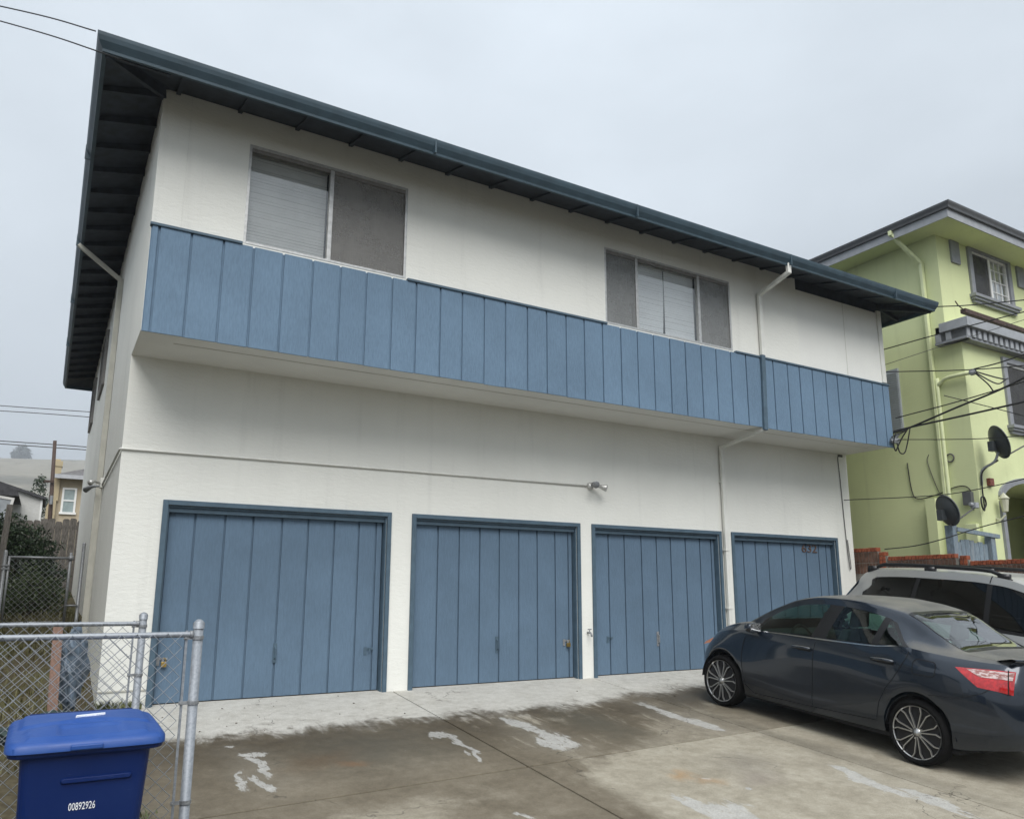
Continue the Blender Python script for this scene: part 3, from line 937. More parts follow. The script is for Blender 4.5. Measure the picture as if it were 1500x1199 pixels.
# side gate further up the yard
gt_y = 4.5
gate = thing("side_gate", "weathered chain link gate with steel frame in the side yard", "gate", (-.65, gt_y, gz(-.6, gt_y)))
inv = Matrix.Translation((.65, -gt_y, -gz(-.6, gt_y)))
zb = gz(-.6, gt_y) + .05
for (nm, mb) in (("post", MB().lathe([(.028, .5), (.028, 1.80), (.02, 1.83), (.005, 1.84)], 12, (-1.12, gt_y, 0))),
                 ("frame_rail", MB().tube([(-1.08, gt_y, 1.735), (-.27, gt_y, 1.735)], .018, 8)),
                 ("frame_rail", MB().tube([(-1.08, gt_y, zb), (-.27, gt_y, zb)], .018, 8)),
                 ("frame_stile", MB().tube([(-1.065, gt_y - .01, zb), (-1.065, gt_y - .01, 1.735)], .016, 8)),
                 ("frame_stile", MB().tube([(-.27, gt_y, zb), (-.27, gt_y, 1.82)], .02, 8)),
                 ("latch_post", MB().lathe([(.024, .4), (.024, 1.96), (.02, 1.98)], 12, (-.105, gt_y + .02, 0))),
                 ("latch", MB().tube([(-.27, gt_y - .02, 1.02), (-.11, gt_y - .02, 1.02)], .014, 8)), ("latch", MB().box(-.30, -.23, gt_y - .03, gt_y + .02, 1.70, 1.77)),
                 ("hinge", MB().box(-1.15, -1.05, gt_y - .035, gt_y + .03, 1.55, 1.575).box(-1.15, -1.05, gt_y - .035, gt_y + .03, 1.60, 1.625))):
    o = mb.build(nm, M_STEEL_D, gate, smooth=nm != "hinge")
    o.data.transform(inv)
o = chain_link(-1.06, -.28, zb, 1.73, gt_y).build("mesh_fabric", M_STEEL_D, gate)
o.data.transform(inv)
o['kind'] = 'stuff'

# ------------------------------------------------------------------ blue wheeled bin
def m_plastic():
    t = NT("blue_bin_plastic")
    n1 = t.noise(4, 5, .65).outputs['Fac']
    n2 = t.noise(60, 3, .6).outputs['Fac']
    sp = t.n("SeparateXYZ", {0: t.n("TexCoord").outputs['Object']})
    c = t.mix(t.sstep(n1, .4, .75, 0, .22), (.001, .014, .090, 1), (.005, .025, .115, 1))
    scr = t.noise(1.0, 5, .7, stretch=(3, 60, 60)).outputs['Fac']
    c = t.mix(t.sstep(scr, .64, .72, 0, .35), c, (.15, .20, .42, 1))
    return t.bsdf(Base_Color=c, Roughness=t.sstep(n1, .3, .7, .38, .55), Specular_IOR_Level=.3, Normal=t.bump(n2, .06, .003))
def m_lid():
    t = NT("blue_lid_plastic")
    n1 = t.noise(5, 5, .65).outputs['Fac']
    n2 = t.noise(60, 3, .6).outputs['Fac']
    c = t.mix(t.sstep(n1, .35, .75, 0, .4), (.009, .058, .255, 1), (.045, .105, .30, 1))
    return t.bsdf(Base_Color=c, Roughness=t.sstep(n1, .3, .7, .40, .6), Specular_IOR_Level=.5, Normal=t.bump(n2, .08, .003))
M_BIN, M_LID = m_plastic(), m_lid()
M_BINTXT = m_plain("white_print", (.80, .82, .85), .6, var=.15, scale=90)
M_RUBBER = m_plain("black_rubber", (.007, .007, .0072), .85, var=.2, scale=30, spec=.12)
def rrect(cx, cy, hx, hy, r, n=5):
    out = []
    for (sx, sy, a0) in ((1, 1, 0), (-1, 1, 90), (-1, -1, 180), (1, -1, 270)):
        for k in range(n + 1):
            a = R(a0 + 90 * k / n)
            out.append((cx + sx * (hx - r) + r * math.cos(a), cy + sy * (hy - r) + r * math.sin(a)))
    return out
def loft(m, rings, cap0=True, cap1=True):
    n = len(rings[0])
    base = len(m.v)
    for rg in rings:
        m.v += [tuple(p) for p in rg]
    for i in range(len(rings) - 1):
        for k in range(n):
            k2 = (k + 1) % n
            m.f.append((base + i * n + k, base + i * n + k2, base + (i + 1) * n + k2, base + (i + 1) * n + k))
    if cap0: m.f.append(tuple(base + k for k in range(n - 1, -1, -1)))
    if cap1: m.f.append(tuple(base + (len(rings) - 1) * n + k for k in range(n)))
BXC, BYF = -.325, -5.03          # lid centre x, front edge y
bin_ = thing("wheeled_bin", "blue plastic wheeled bin with closed lid and white serial number", "bin", (BXC, BYF + .42, gz(0, BYF + .42)))
gb = gz(0, BYF + .42)
body = MB()
def ring(z, hx, y0, y1, r):
    return [(x, y, z) for x, y in rrect(0, (y0 + y1) / 2, hx, (y1 - y0) / 2, r)]
loft(body, [ring(.03, .235, -.26, .30, .05), ring(.32, .252, -.30, .335, .05), ring(.40, .258, -.315, .345, .05), ring(.42, .268, -.327, .349, .05), ring(.50, .272, -.333, .355, .05), ring(.525, .266, -.334, .359, .05),
            ring(.86, .283, -.368, .392, .05), ring(.875, .283, -.37, .395, .05), ring(.878, .335, -.40, .42, .06), ring(.905, .342, -.405, .425, .06), ring(.908, .31, -.38, .40, .05)])
body.build("body", M_BIN, bin_, smooth=False, bevel=.008)
rb = MB()
loft(rb, [[(x, -.352, z) for x, z in rrect(.05, .755, .16, .016, .015, 3)], [(x, -.370, z) for x, z in rrect(.05, .757, .15, .010, .01, 3)]])
rb.build("grip_rib", M_BIN, bin_, smooth=False, bevel=.004)
lid = MB()
NL = 56
for j in range(NL + 1):
    for i in range(NL + 1):
        u, v = 2 * i / NL - 1, 2 * j / NL - 1
        m_ = max(abs(u), abs(v))
        r_ = (abs(u) ** 10 + abs(v) ** 10) ** (1 / 10) or 1
        x_, y_ = .352 * u * m_ / r_, .005 + .425 * v * m_ / r_
        d_ = 1 - m_
        z_ = .930 + .016 * sm(d_, 0, .05) + .040 * (1 - (1 - d_) ** 2.0) + .012 * sm(v, -1, .3)
        z_ += .013 * sm(v - .25 * max(0, -u - .35), -.30, -.24) * sm(.86 - abs(u), 0, .05)                  # raised rear panel
        z_ -= .012 * sm(.42 - abs(u - .03), 0, .05) * sm(v, -.84, -.79) * sm(-.44 - v, 0, .05)              # front recess
        z_ += .010 * sm(.80 - abs(u), 0, .04) * sm(v, -.90, -.86) * sm(-.36 - v, 0, .05)
        lid.v.append((x_, y_, z_))
for j in range(NL):
    for i in range(NL):
        q = j * (NL + 1) + i
        lid.f.append((q, q + 1, q + NL + 2, q + NL + 1))
rimv = [i for i in range(NL + 1)] + [(j + 1) * (NL + 1) - 1 for j in range(1, NL + 1)] + [NL * (NL + 1) + i for i in range(NL - 1, -1, -1)] + [j * (NL + 1) for j in range(NL - 1, 0, -1)]
b0 = len(lid.v)
for q in rimv:
    x_, y_, z_ = lid.v[q]
    lid.v.append((x_ * 1.004, y_ * 1.004, .903))
nR = len(rimv)
for k in range(nR):
    lid.f.append((rimv[k], rimv[(k + 1) % nR], b0 + (k + 1) % nR, b0 + k))
lo = lid.build("lid", M_LID, bin_, smooth=True, weld=True)
lo.modifiers.new("edge", 'EDGE_SPLIT').split_angle = R(45)
MB().box(-.08, .06, -.434, -.412, .905, .930).build("lid_lip", M_LID, lo, bevel=.006)
MB().prism([(-.055, -.055, 1.006), (-.02, -.035, 1.008), (.04, -.03, 1.008), (.085, -.01, 1.008), (.085, .01, 1.009), (.03, -.005, 1.009), (-.05, -.025, 1.008)], (0, 0, .008)).build("torn_label", M_BINTXT, lo)
MB().tube([(-.26, .40, .93), (-.26, .47, .96), (.26, .47, .96), (.26, .40, .93)], .016, 8).build("handle", M_BIN, bin_, smooth=True)
for sx in (-1, 1):
    MB().lathe([(.02, -.03), (.125, -.03), (.14, -.015), (.14, .015), (.125, .03), (.02, .03)], 20, (sx * .29, .34, .14), 'x').build("wheel", M_RUBBER, bin_, smooth=False)
text("serial_number", "00892926", .050, M_BINTXT, bin_, Matrix.Translation((-.002, -.3475, .632)) @ Matrix.Rotation(R(5.8), 4, 'X') @ FACE_Y, .0008, .58)

# ------------------------------------------------------------------ plants
def leaf_mass(m, c, rx, ry, rz, n, size, flat=.5, seed=0):
    rnd = random.Random(seed)
    for _ in range(n):
        while True:
            p = Vector((rnd.uniform(-1, 1), rnd.uniform(-1, 1), rnd.uniform(-1, 1)))
            if .25 < p.length < 1:
                break
        lump = 1 + .22 * math.sin(p.x * 7 + seed) * math.sin(p.y * 6 + 1.3 * seed) + .15 * math.sin(p.z * 9)
        q = Vector((c[0] + p.x * rx * lump, c[1] + p.y * ry * lump, c[2] + p.z * rz * lump))
        s = size * rnd.uniform(.6, 1.4)
        d = Vector((rnd.gauss(0, 1), rnd.gauss(0, 1), rnd.gauss(0, 1) * flat + .3)).normalized()
        u = d.orthogonal().normalized()
        u.rotate(Matrix.Rotation(rnd.uniform(0, 6.28), 3, d))
        v = d.cross(u)
        m.add([q - u * s, q - v * s * .42, q + u * s, q + v * s * .42], [(0, 1, 2, 3)])
M_LEAF1 = m_leaf("dark_shrub_leaves", (.010, .022, .010), (.035, .062, .024))
M_LEAF2 = m_leaf("mid_shrub_leaves", (.025, .042, .014), (.075, .105, .035))
M_BARK = m_plain("bark", (.07, .055, .04), .9, var=.3, scale=20)
def shrub(label, c, parts, mat, n, size, seed):
    base = (c[0], c[1], gz(c[0], c[1]))
    t = thing("shrub", label, "shrub", base, "shrubs in the side yard")
    m = MB()
    for i, (dx, dy, dz, rx, ry, rz) in enumerate(parts):
        leaf_mass(m, (dx, dy, dz), rx, ry, rz, n // len(parts), size, .6, seed + i)
    m.build("foliage", mat, t)
    s = MB()
    for i, (dx, dy, dz, rx, ry, rz) in enumerate(parts):
        for k in range(3):
            s.tube(curve_pts([(dx * .15, dy * .15, -.05), (dx * .6 + .05 * k, dy * .5, dz * .5), (dx + rx * .4 * (k - 1), dy, dz + rz * .5)], 3), [.018] * 4 + [.01] * 3, 5)
    s.build("stem", M_BARK, t)
shrub("large dark evergreen shrub against the grey board fence", (-1.0, 7.3), [(-.1, 0, .75, .55, .5, .6), (.15, .2, 1.05, .42, .4, .4), (-.25, .1, 1.28, .4, .4, .38), (.35, -.1, .5, .4, .4, .45)], M_LEAF1, 9000, .035, 3)
shrub("low leafy bush with pale tips behind the side gate", (-.72, 5.7), [(-.05, 0, .42, .38, .35, .42), (.2, .1, .28, .35, .3, .3), (-.3, -.2, .25, .25, .25, .28)], M_LEAF2, 4500, .026, 9)
shrub("small bush at the left edge beside the leaning post", (-1.75, 5.9), [(0, 0, .6, .4, .4, .6), (.1, 0, 1.1, .3, .3, .35)], M_LEAF2, 2600, .03, 21)
# dry grass and weeds
M_GRASS = m_leaf("yard_grass", (.060, .058, .016), (.125, .115, .040))
gr = MB()
rnd = random.Random(5)
def blade(x, y, hgt, lean=.5, w=.006):
    z = gz(x, y)
    a = rnd.uniform(0, 6.28)
    d = Vector((math.cos(a), math.sin(a), 0))
    pz = Vector((x, y, z))
    n_ = Vector((-d.y, d.x, 0)) * w
    k = hgt * lean
    gr.add([pz - n_, pz + n_, pz + d * k * .35 + Vector((0, 0, hgt * .6)) + n_ * .7, pz + d * k * .35 + Vector((0, 0, hgt * .6)) - n_ * .7, pz + d * k + Vector((0, 0, hgt))], [(0, 1, 2, 3), (3, 2, 4)])
for _ in range(16000):
    x, y = rnd.uniform(-2.4, -.06), rnd.uniform(-2.0, 6.8)
    if rnd.random() < .35 + .3 * math.sin(x * 3 + y * 2):
        continue
    blade(x, y, rnd.uniform(.03, .12) * (1.3 if y > 2.5 else .8), .7)
tag(gr.build("grass", M_GRASS), "short dry yellow green grass along the side of the white building", "grass", kind='stuff')
gr = MB()
for _ in range(700):
    if rnd.random() < .4:
        x, y = rnd.gauss(.08, .06), rnd.uniform(-4.6, -3.2)
    elif rnd.random() < .5:
        x, y = rnd.gauss(.03, .05), rnd.gauss(-4.15, .12)
    else:
        x, y = rnd.uniform(.0, .42), -.03 + rnd.gauss(0, .02)
    blade(x, y, rnd.uniform(.03, .13), .8, .008)
tag(gr.build("weeds", m_leaf("weed_green", (.05, .07, .02), (.16, .17, .07))), "green weeds growing along the edge of the driveway", "weeds", kind='stuff')
# dead leaves on the pale strip of concrete
lf_ = MB()
for _ in range(38):
    x, y = rnd.uniform(.2, 3.0) if rnd.random() < .75 else rnd.uniform(3, 8), -abs(rnd.gauss(.5, .6)) - .05
    s, a = rnd.uniform(.008, .022), rnd.uniform(0, 3.14)
    z = .1 * y + .004
    u, v = Vector((math.cos(a), math.sin(a), 0)) * s, Vector((-math.sin(a), math.cos(a), 0)) * s * .5
    p = Vector((x, y, z))
    lf_.add([p - u, p - v + Vector((0, 0, .006)), p + u, p + v + Vector((0, 0, .008))], [(0, 1, 2, 3)])
tag(lf_.build("leaf_litter", m_plain("dead_leaves", (.09, .065, .04), .9, var=.4, scale=50)), "scattered dead leaves on the pale concrete by the doors", "leaves", kind='stuff')

# ------------------------------------------------------------------ clutter leaning by the corner of the building
M_PLANK = m_boards("old_pink_brown_wood", (.19, .115, .085), 'z', .3)
M_TARP = m_plain("blue_grey_tarp", (.085, .115, .15), .55, var=.45, scale=9, bump=.5, bscale=25)
M_TARP2 = m_plain("dark_green_sheet", (.018, .035, .032), .6, var=.5, scale=9, bump=.5, bscale=25)
pl_ = MB().bar((-.40, -.95, -.10), (-.43, -.60, .88), .085, .028, roll=(0, 1, 0))
tag(pl_.build("plank", M_PLANK, bevel=.004), "pinkish brown old plank leaning behind the fence by the white wall", "plank")
def crumple(c, rx, ry, rz, seed, n=22):
    rnd2 = random.Random(seed)
    m = MB()
    ph = [rnd2.uniform(0, 6.28) for _ in range(9)]
    nu, nv = n, n // 2
    for j in range(nv + 1):
        th = math.pi * j / nv
        for i in range(nu):
            a = 2 * math.pi * i / nu
            d = Vector((math.sin(th) * math.cos(a), math.sin(th) * math.sin(a), math.cos(th)))
            k = 1 + .13 * math.sin(5 * d.x + ph[0]) + .11 * math.sin(7 * d.y + ph[1]) + .10 * math.sin(9 * d.z + ph[2]) + .07 * math.sin(13 * d.x + 11 * d.z + ph[3]) + rnd2.uniform(-.07, .07)
            m.v.append((c[0] + d.x * rx * k, c[1] + d.y * ry * k, c[2] + d.z * rz * k))
    for j in range(nv):
        for i in range(nu):
            i2 = (i + 1) % nu
            m.f.append((j * nu + i, j * nu + i2, (j + 1) * nu + i2, (j + 1) * nu + i))
    return m
tag(crumple((-.27, -.60, .50), .125, .14, .36, 4, 34).build("tarp_bundle", M_TARP), "crumpled blue grey tarp bundle standing against the white corner", "tarp")
tag(crumple((-.38, -1.15, .00), .42, .28, .13, 8, 28).build("plastic_sheet", M_TARP2), "dark green plastic sheeting heaped on the ground behind the fence", "sheeting")

# ------------------------------------------------------------------ back gardens
M_OLDWOOD = m_boards("weathered_fence_boards", (.155, .142, .128), 'z', .45, rough=.9)
wf = thing("board_fence", "weathered grey board fence across the end of the side yard", "fence", (-1.5, 12.0, gz(-1.5, 12.0)))
x = -3.3
zt0 = gz(-1.5, 12.0)
while x < -.02:
    w_ = .148
    zt = 2.93 + random.uniform(-.05, .05) - zt0
    xb = x + 1.5
    m = MB()
    m.prism([(xb, 0, -.15), (xb + w_ - .005, 0, -.15), (xb + w_ - .005, 0, zt - .03), (xb + w_ - .035, 0, zt), (xb + .025, 0, zt + random.uniform(-.012, .012)), (xb, 0, zt - .035)], (0, .022, 0))
    m.build("board", M_OLDWOOD, wf, loc=(0, random.uniform(-.008, .008), 0))
    x += w_
for z in (.4, 1.5):
    MB().box(-1.8, 1.48, .035, .075, z, z + .09).build("rail", M_OLDWOOD, wf)
lp = MB().bar((-1.27, 6.05, .6), (-1.20, 6.0, 2.66), .09, .09)
tag(lp.build("fence_post", M_OLDWOOD), "leaning grey fence post at the left edge of the photo", "post")
# white framed panel and dark shed beyond the fence at the left edge
M_WHITE = m_plain("white_paint", (.78, .78, .76), .6, var=.05)
pa = thing("framed_panel", "white framed window panel propped behind the leaning post", "window panel", (-1.85, 9.6, 1.2))
pb = MB().box(-.62, .26, -.015, .0, 1.05, 1.95)
pb.build("panel", m_plain("dull_pane", (.38, .41, .44), .25, var=.2, scale=3), pa)
fb = MB().box(-.65, -.61, -.03, .01, 1.0, 2.0).box(.25, .30, -.03, .01, 1.0, 2.0).box(-.61, .25, -.03, .01, 1.95, 2.0).box(-.61, .25, -.03, .01, 1.0, 1.05)
fb.build("frame", M_WHITE, pa)
pa.rotation_euler = (0, R(8), 0)
M_SHINGLE = m_plain("dark_shingles", (.055, .055, .06), .9, var=.3, scale=14, bump=.3, bscale=40)
M_SIDING_D = m_boards("dark_siding", (.05, .055, .065), 'x', .2)
sh = thing("dark_shed", "dark shed with low roof at the left edge beyond the fence", "shed", (-3.0, 15.5, gz(-3, 15.5)))
z0 = gz(-3, 15.5)
MB().box(-2.2, 1.22, 0, 2.6, -.2, 3.75 - z0).build("wall", M_SIDING_D, sh)
MB().prism([(-2.4, -.25, 3.80 - z0), (1.62, -.25, 3.78 - z0), (1.55, -.25, 3.98 - z0), (.9, -.25, 4.18 - z0), (-2.4, -.25, 4.2 - z0)], (0, 3.1, 0)).build("roof", M_SHINGLE, sh)
ws = thing("white_shed", "small white board shed with a sloping dark roof edge", "shed", (-1.3, 17.6, gz(-1.3, 17.6)))
z0 = gz(-1.3, 17.6)
M_SIDE_W = m_boards("white_siding", (.55, .55, .53), 'x', .10)
MB().prism([(-.62, 0, -.2), (.44, 0, -.2), (.44, 0, 3.98 - z0), (-.62, 0, 4.32 - z0)], (0, 2.2, 0)).build("wall", M_SIDE_W, ws)
MB().prism([(-.8, -.12, 4.38 - z0), (.52, -.12, 3.955 - z0), (.52, -.12, 4.03 - z0), (-.8, -.12, 4.46 - z0)], (0, 2.5, 0)).build("roof", M_SHINGLE, ws)
MB().box(-.33, -.12, -.012, 0, 3.0 - z0, 3.98 - z0).build("door", M_WHITE, ws)
MB().box(.40, .45, -.02, .0, -.2, 3.95 - z0).build("corner_board", M_WHITE, ws)
# tan house
M_TAN = m_stucco("tan_stucco", (.46, .39, .285))
M_TAN2 = m_stucco("yellow_tan_stucco", (.45, .375, .245))
th = thing("tan_house", "tan stucco house with chimney and white framed window beyond the board fence", "house", (0, 27, gz(0, 27)))
z0 = gz(0, 27)
MB().box(-.47, 6.5, 0, 7, -.3, 5.82 - z0).build("wall", M_TAN, th)
ch = MB().box(-.80, -.475, -.15, .55, -.3, 4.62 - z0).prism([(-.80, -.15, 4.62 - z0), (-.475, -.15, 4.62 - z0), (-.475, -.15, 4.9 - z0), (-.70, -.15, 4.9 - z0)], (0, .7, 0)).box(-.70, -.42, -.12, .45, 4.9 - z0, 6.30 - z0)
ch.box(-.73, -.39, -.15, .48, 6.30 - z0, 6.52 - z0).box(-.66, -.48, -.05, .38, 6.52 - z0, 6.60 - z0)
ch.build("chimney", M_TAN2, th)
rf_ = MB().add([(-.62, -.4, 5.93 - z0), (6.9, -.4, 5.93 - z0), (6.9, 7.4, 5.93 - z0), (-.62, 7.4, 5.93 - z0), (2.6, 3.2, 7.35 - z0), (4, 3.8, 7.35 - z0)], [(0, 1, 5, 4), (1, 2, 5), (2, 3, 4, 5), (3, 0, 4), (0, 1, 2, 3)])
rfo = rf_.build("roof", m_plain("grey_shingles", (.13, .125, .125), .9, var=.25, scale=9), th)
MB().box(-.66, 6.95, -.47, -.38, 5.78 - z0, 5.94 - z0).build("gutter", m_plain("grey_gutter", (.42, .43, .45), .5, var=.05), rfo)
def small_window(parent, x0, x1, za, zb_):
    m = MB().box(x0, x0 + .075, -.05, .01, za, zb_).box(x1 - .075, x1, -.05, .01, za, zb_).box(x0 + .075, x1 - .075, -.05, .01, zb_ - .075, zb_).box(x0 - .04, x1 + .04, -.07, .01, za - .04, za + .05).box(x0 + .075, x1 - .075, -.045, .01, (za + zb_) / 2 - .03, (za + zb_) / 2 + .03)
    w = m.build("window", M_WHITE, parent)
    MB().box(x0 + .07, x1 - .07, -.02, -.01, za + .04, zb_ - .07).build("pane", m_plain("pale_pane", (.30, .36, .36), .15, var=.1), w)
small_window(th, -.30, .22, 4.42 - z0, 5.46 - z0)
small_window(th, .50, 1.0, 4.42 - z0, 5.46 - z0)
# utility pole
M_POLE = m_boards("creosoted_pole", (.075, .052, .042), 'z', .25)
up_ = thing("utility_pole", "dark wooden utility pole in front of the tan house", "utility pole", (-.62, 21.5, gz(-.6, 21.5)))
z0 = gz(-.6, 21.5)
MB().tube([(.03, 0, -.3), (.0, 0, 1.8), (-.12, 0, 6.42 - z0)], [.075, .068, .055], 12).build("pole", M_POLE, up_, smooth=True)
MB().box(-.3, .0, -.15, -.10, 4.95 - z0, 5.02 - z0).build("bracket", M_POLE, up_)
MB().lathe([(.0, 4.2 - z0), (.05, 4.2 - z0), (.05, 4.5 - z0), (.0, 4.5 - z0)], 10, (-.02, -.16, 0)).build("cable_box", M_STEEL_D, up_)
# trees far off
def tree(label, x, y, ztop, rx, rz, mat, n, size, seed, zb_=None):
    zb_ = gz(x, y) if zb_ is None else zb_
    t = thing("tree", label, "tree", (x, y, zb_))
    H = ztop - zb_
    m = MB()
    for i, (dx, dz, k) in enumerate(((0, .72, .9), (-.45, .55, .65), (.45, .58, .6), (.1, .88, .5), (-.2, .42, .5))):
        leaf_mass(m, (dx * rx, 0, dz * H), rx * k, rx * k, rz * k * .7, n // 5, size, .6, seed + i)
    m.build("crown", mat, t)
    tr = MB().tube([(0, 0, -.3), (.02 * H, 0, .3 * H), (0, 0, .75 * H)], [.045 * H, .035 * H, .012 * H], 7)
    for a in (.6, 2.4, 4.4):
        tr.tube([(.01 * H, 0, .3 * H), (math.cos(a) * rx * .5, math.sin(a) * rx * .4, .62 * H)], [.022 * H, .008 * H], 6)
    tr.build("trunk", M_BARK, t)
M_FARTREE = m_leaf("far_tree_leaves", (.05, .062, .055), (.09, .105, .09))
tree("round lone tree on the crest of the hazy hill", -31.5, 893, 144.0, 8.4, 11.0, M_FARTREE, 2600, 1.05, 31, 127.5)
tree("small dark tree behind the utility pole", -1.2, 32, 6.6, .55, 1.1, M_LEAF1, 1500, .06, 41)

# neighbour house on the left lot, just outside the frame: it keeps the side yard in shade
lh = thing("neighbour_house", "grey stucco house closing off the side yard on the left", "house", (-2.9, -1.2, -.2))
lhm = m_stucco("grey_beige_stucco", (.40, .385, .35))
MB().box(-7.5, 0, 0, 11.6, -.6, 5.3).build("wall", lhm, lh)
rr = MB().add([(-7.9, -.4, 5.3), (.32, -.4, 5.3), (.32, 12.0, 5.3), (-7.9, 12.0, 5.3), (-3.8, 3.4, 6.9), (-3.8, 8.2, 6.9)], [(0, 1, 4), (1, 2, 5, 4), (2, 3, 5), (3, 0, 4, 5), (0, 1, 2, 3)])
lr = rr.build("roof", M_SHINGLE, lh)
MB().box(.32, .42, -.4, 12.0, 5.2, 5.34).build("gutter", M_WHITE, lr)
for y_ in (2.0, 6.5):
    wnd = MB().box(.0, .05, y_, y_ + .06, 2.4, 3.6).box(.0, .05, y_ + 1.14, y_ + 1.2, 2.4, 3.6).box(.0, .05, y_ + .06, y_ + 1.14, 3.54, 3.6).box(.0, .05, y_ + .06, y_ + 1.14, 2.4, 2.46).build("window", M_WHITE, lh)
    MB().box(.005, .02, y_ + .06, y_ + 1.14, 2.46, 3.54).build("pane", m_plain("dark_pane", (.03, .035, .04), .1, var=.1), wnd)

# ------------------------------------------------------------------ green house next door
M_GREEN = m_stucco("lime_green_stucco", (.68, .73, .415), drip=.10, bs=.22)
M_GREEN_P = m_plain("green_painted_pipe", (.69, .74, .44), .5, var=.06)
M_GREY = m_plain("grey_trim", (.245, .255, .275), .55, var=.08, scale=8)
M_GREY_L = m_plain("light_grey_fascia", (.33, .345, .365), .5, var=.08, scale=8)
M_SCREEN_D = m_screen("dark_insect_screen", (.10, .10, .10), .5)
M_SHUT = m_plain("pale_grey_shutter", (.40, .43, .47), .6, var=.06)
M_GREY_D = m_plain("dark_grey_gutter", (.10, .105, .11), .5, var=.1, scale=8)
GX, YT, YL, GR, GB = 13.9, -1.44, -1.715, 22.5, 13.0      # left wall, upper front, lower front, right, back
gh = thing("green_house", "lime green three-storey stucco house with grey trim next door", "house", (GX, YL, 1.0))
go = Matrix.Translation((-GX, -YL, -1.0))
def gp(mb, name, mat, parent=None, **kw):
    o = mb.build(name, mat, parent or gh, **kw)
    o.data.transform(go)
    return o
TW = (15.10, 16.46, 7.16, 8.15)
MWN = (15.36, 17.3, 4.42, 5.70)
ARX0, ARX1, ARZ = 14.64, 17.2, 3.02
gp(MB().wall(GX, GR, 6.30, 8.30, [TW], lambda a, z, d: (a, YT + d, z), .2), "wall", M_GREEN, weld=True)
gp(MB().wall(YT + .2, GB, 6.3, 8.30, [], lambda a, z, d: (GX + d, a, z), .2), "wall", M_GREEN)
gp(MB().wall(YL + .2, GB, .6, 6.3, [], lambda a, z, d: (GX + d, a, z), .2), "wall", M_GREEN)
# lower front with window and arched porch opening
lowf = MB().wall(GX, GR, 3.34, 6.15, [MWN], lambda a, z, d: (a, YL + d, z), .2)
arc = [(ARX0, 2.9)] + [((ARX0 + ARX1) / 2 - math.cos(R(a)) * (ARX1 - ARX0) / 2, 2.9 + .42 * math.sin(R(a))) for a in range(10, 171, 10)] + [(ARX1, 2.9)]
for d in (0, .2):
    for (p, q) in zip(arc[:-1], arc[1:]):
        lowf.add([(p[0], YL + d, p[1]), (q[0], YL + d, q[1]), (q[0], YL + d, 3.34), (p[0], YL + d, 3.34)], [(0, 1, 2, 3)])
for (p, q) in zip(arc[:-1], arc[1:]):
    lowf.add([(p[0], YL, p[1]), (q[0], YL, q[1]), (q[0], YL + .2, q[1]), (p[0], YL + .2, p[1])], [(0, 1, 2, 3)])
lowf.box(GX, ARX0, YL, YL + .2, .6, 3.34).box(ARX1, GR, YL, YL + .2, .6, 3.34)
gp(lowf, "wall", M_GREEN, weld=True)
gp(MB().box(GX + .2, GR, YL + 1.6, YL + 1.7, .6, 4.0), "porch_back_wall", M_GREEN)
gp(MB().box(GX + .2, GR - .1, YL + .2, YL + 1.6, 3.36, 3.46), "porch_ceiling", M_GREEN)
gp(MB().box(GX + .2, GR - .1, YL - .02, YL + 1.6, .6, 1.05), "porch_floor", M_WALK)
gp(MB().box(GX, GR, YL + .02, YT + .2, 6.15, 6.302), "wall", M_GREEN)
gp(MB().box(GR - .2, GR, YT, GB, .6, 8.3), "wall", M_GREEN)
gp(MB().box(GX, GR, GB, GB + .2, .6, 8.3), "wall", M_GREEN)
am = MB()
for (p, q) in zip(arc[:-1], arc[1:]):
    up1, up2 = .10, .10
    am.prism([(p[0], YL - .05, p[1]), (q[0], YL - .05, q[1]), (q[0] + (q[0] - (ARX0 + ARX1) / 2) * .075, YL - .05, q[1] + up2), (p[0] + (p[0] - (ARX0 + ARX1) / 2) * .075, YL - .05, p[1] + up1)], (0, .06, 0))
am.box(ARX0 - .10, ARX0 + .01, YL - .05, YL + .01, .9, 2.9).box(ARX1 - .01, ARX1 + .10, YL - .05, YL + .01, .9, 2.9)
gp(am, "arch_moulding", M_GREY)
# roof
OX, OY = GX - .55, -2.03
gr_ = MB()
gr_.box(OX, GR + .5, OY, GB + .6, 8.20, 8.26)
gr_.add([(OX, OY, 8.46), (GR + .5, OY, 8.46), (GR + .5, GB + .6, 8.46), (OX, GB + .6, 8.46), (18.2, 3.5, 9.4), (18.2, 8, 9.4)], [(0, 1, 4), (1, 2, 5, 4), (2, 3, 5), (3, 0, 4, 5)])
gro = gp(gr_, "roof", M_GREEN)
def rim(prof, mat, name):
    m = MB()
    for o_, z in prof:
        m.v += [(OX - o_, OY - o_, z), (GR + .5 + o_, OY - o_, z), (GR + .5 + o_, GB + .6 + o_, z), (OX - o_, GB + .6 + o_, z)]
    for i in range(len(prof) - 1):
        for k in range(4):
            m.f.append((i * 4 + k, i * 4 + (k + 1) % 4, (i + 1) * 4 + (k + 1) % 4, (i + 1) * 4 + k))
    return gp(m, name, mat, gro)
rim([(-.02, 8.19), (.005, 8.185), (.005, 8.36), (-.02, 8.36)], M_GREY_L, "fascia")
rim([(.006, 8.35), (.05, 8.352), (.06, 8.39), (.085, 8.44), (.09, 8.475), (.0, 8.475)], M_GREY_D, "gutter")
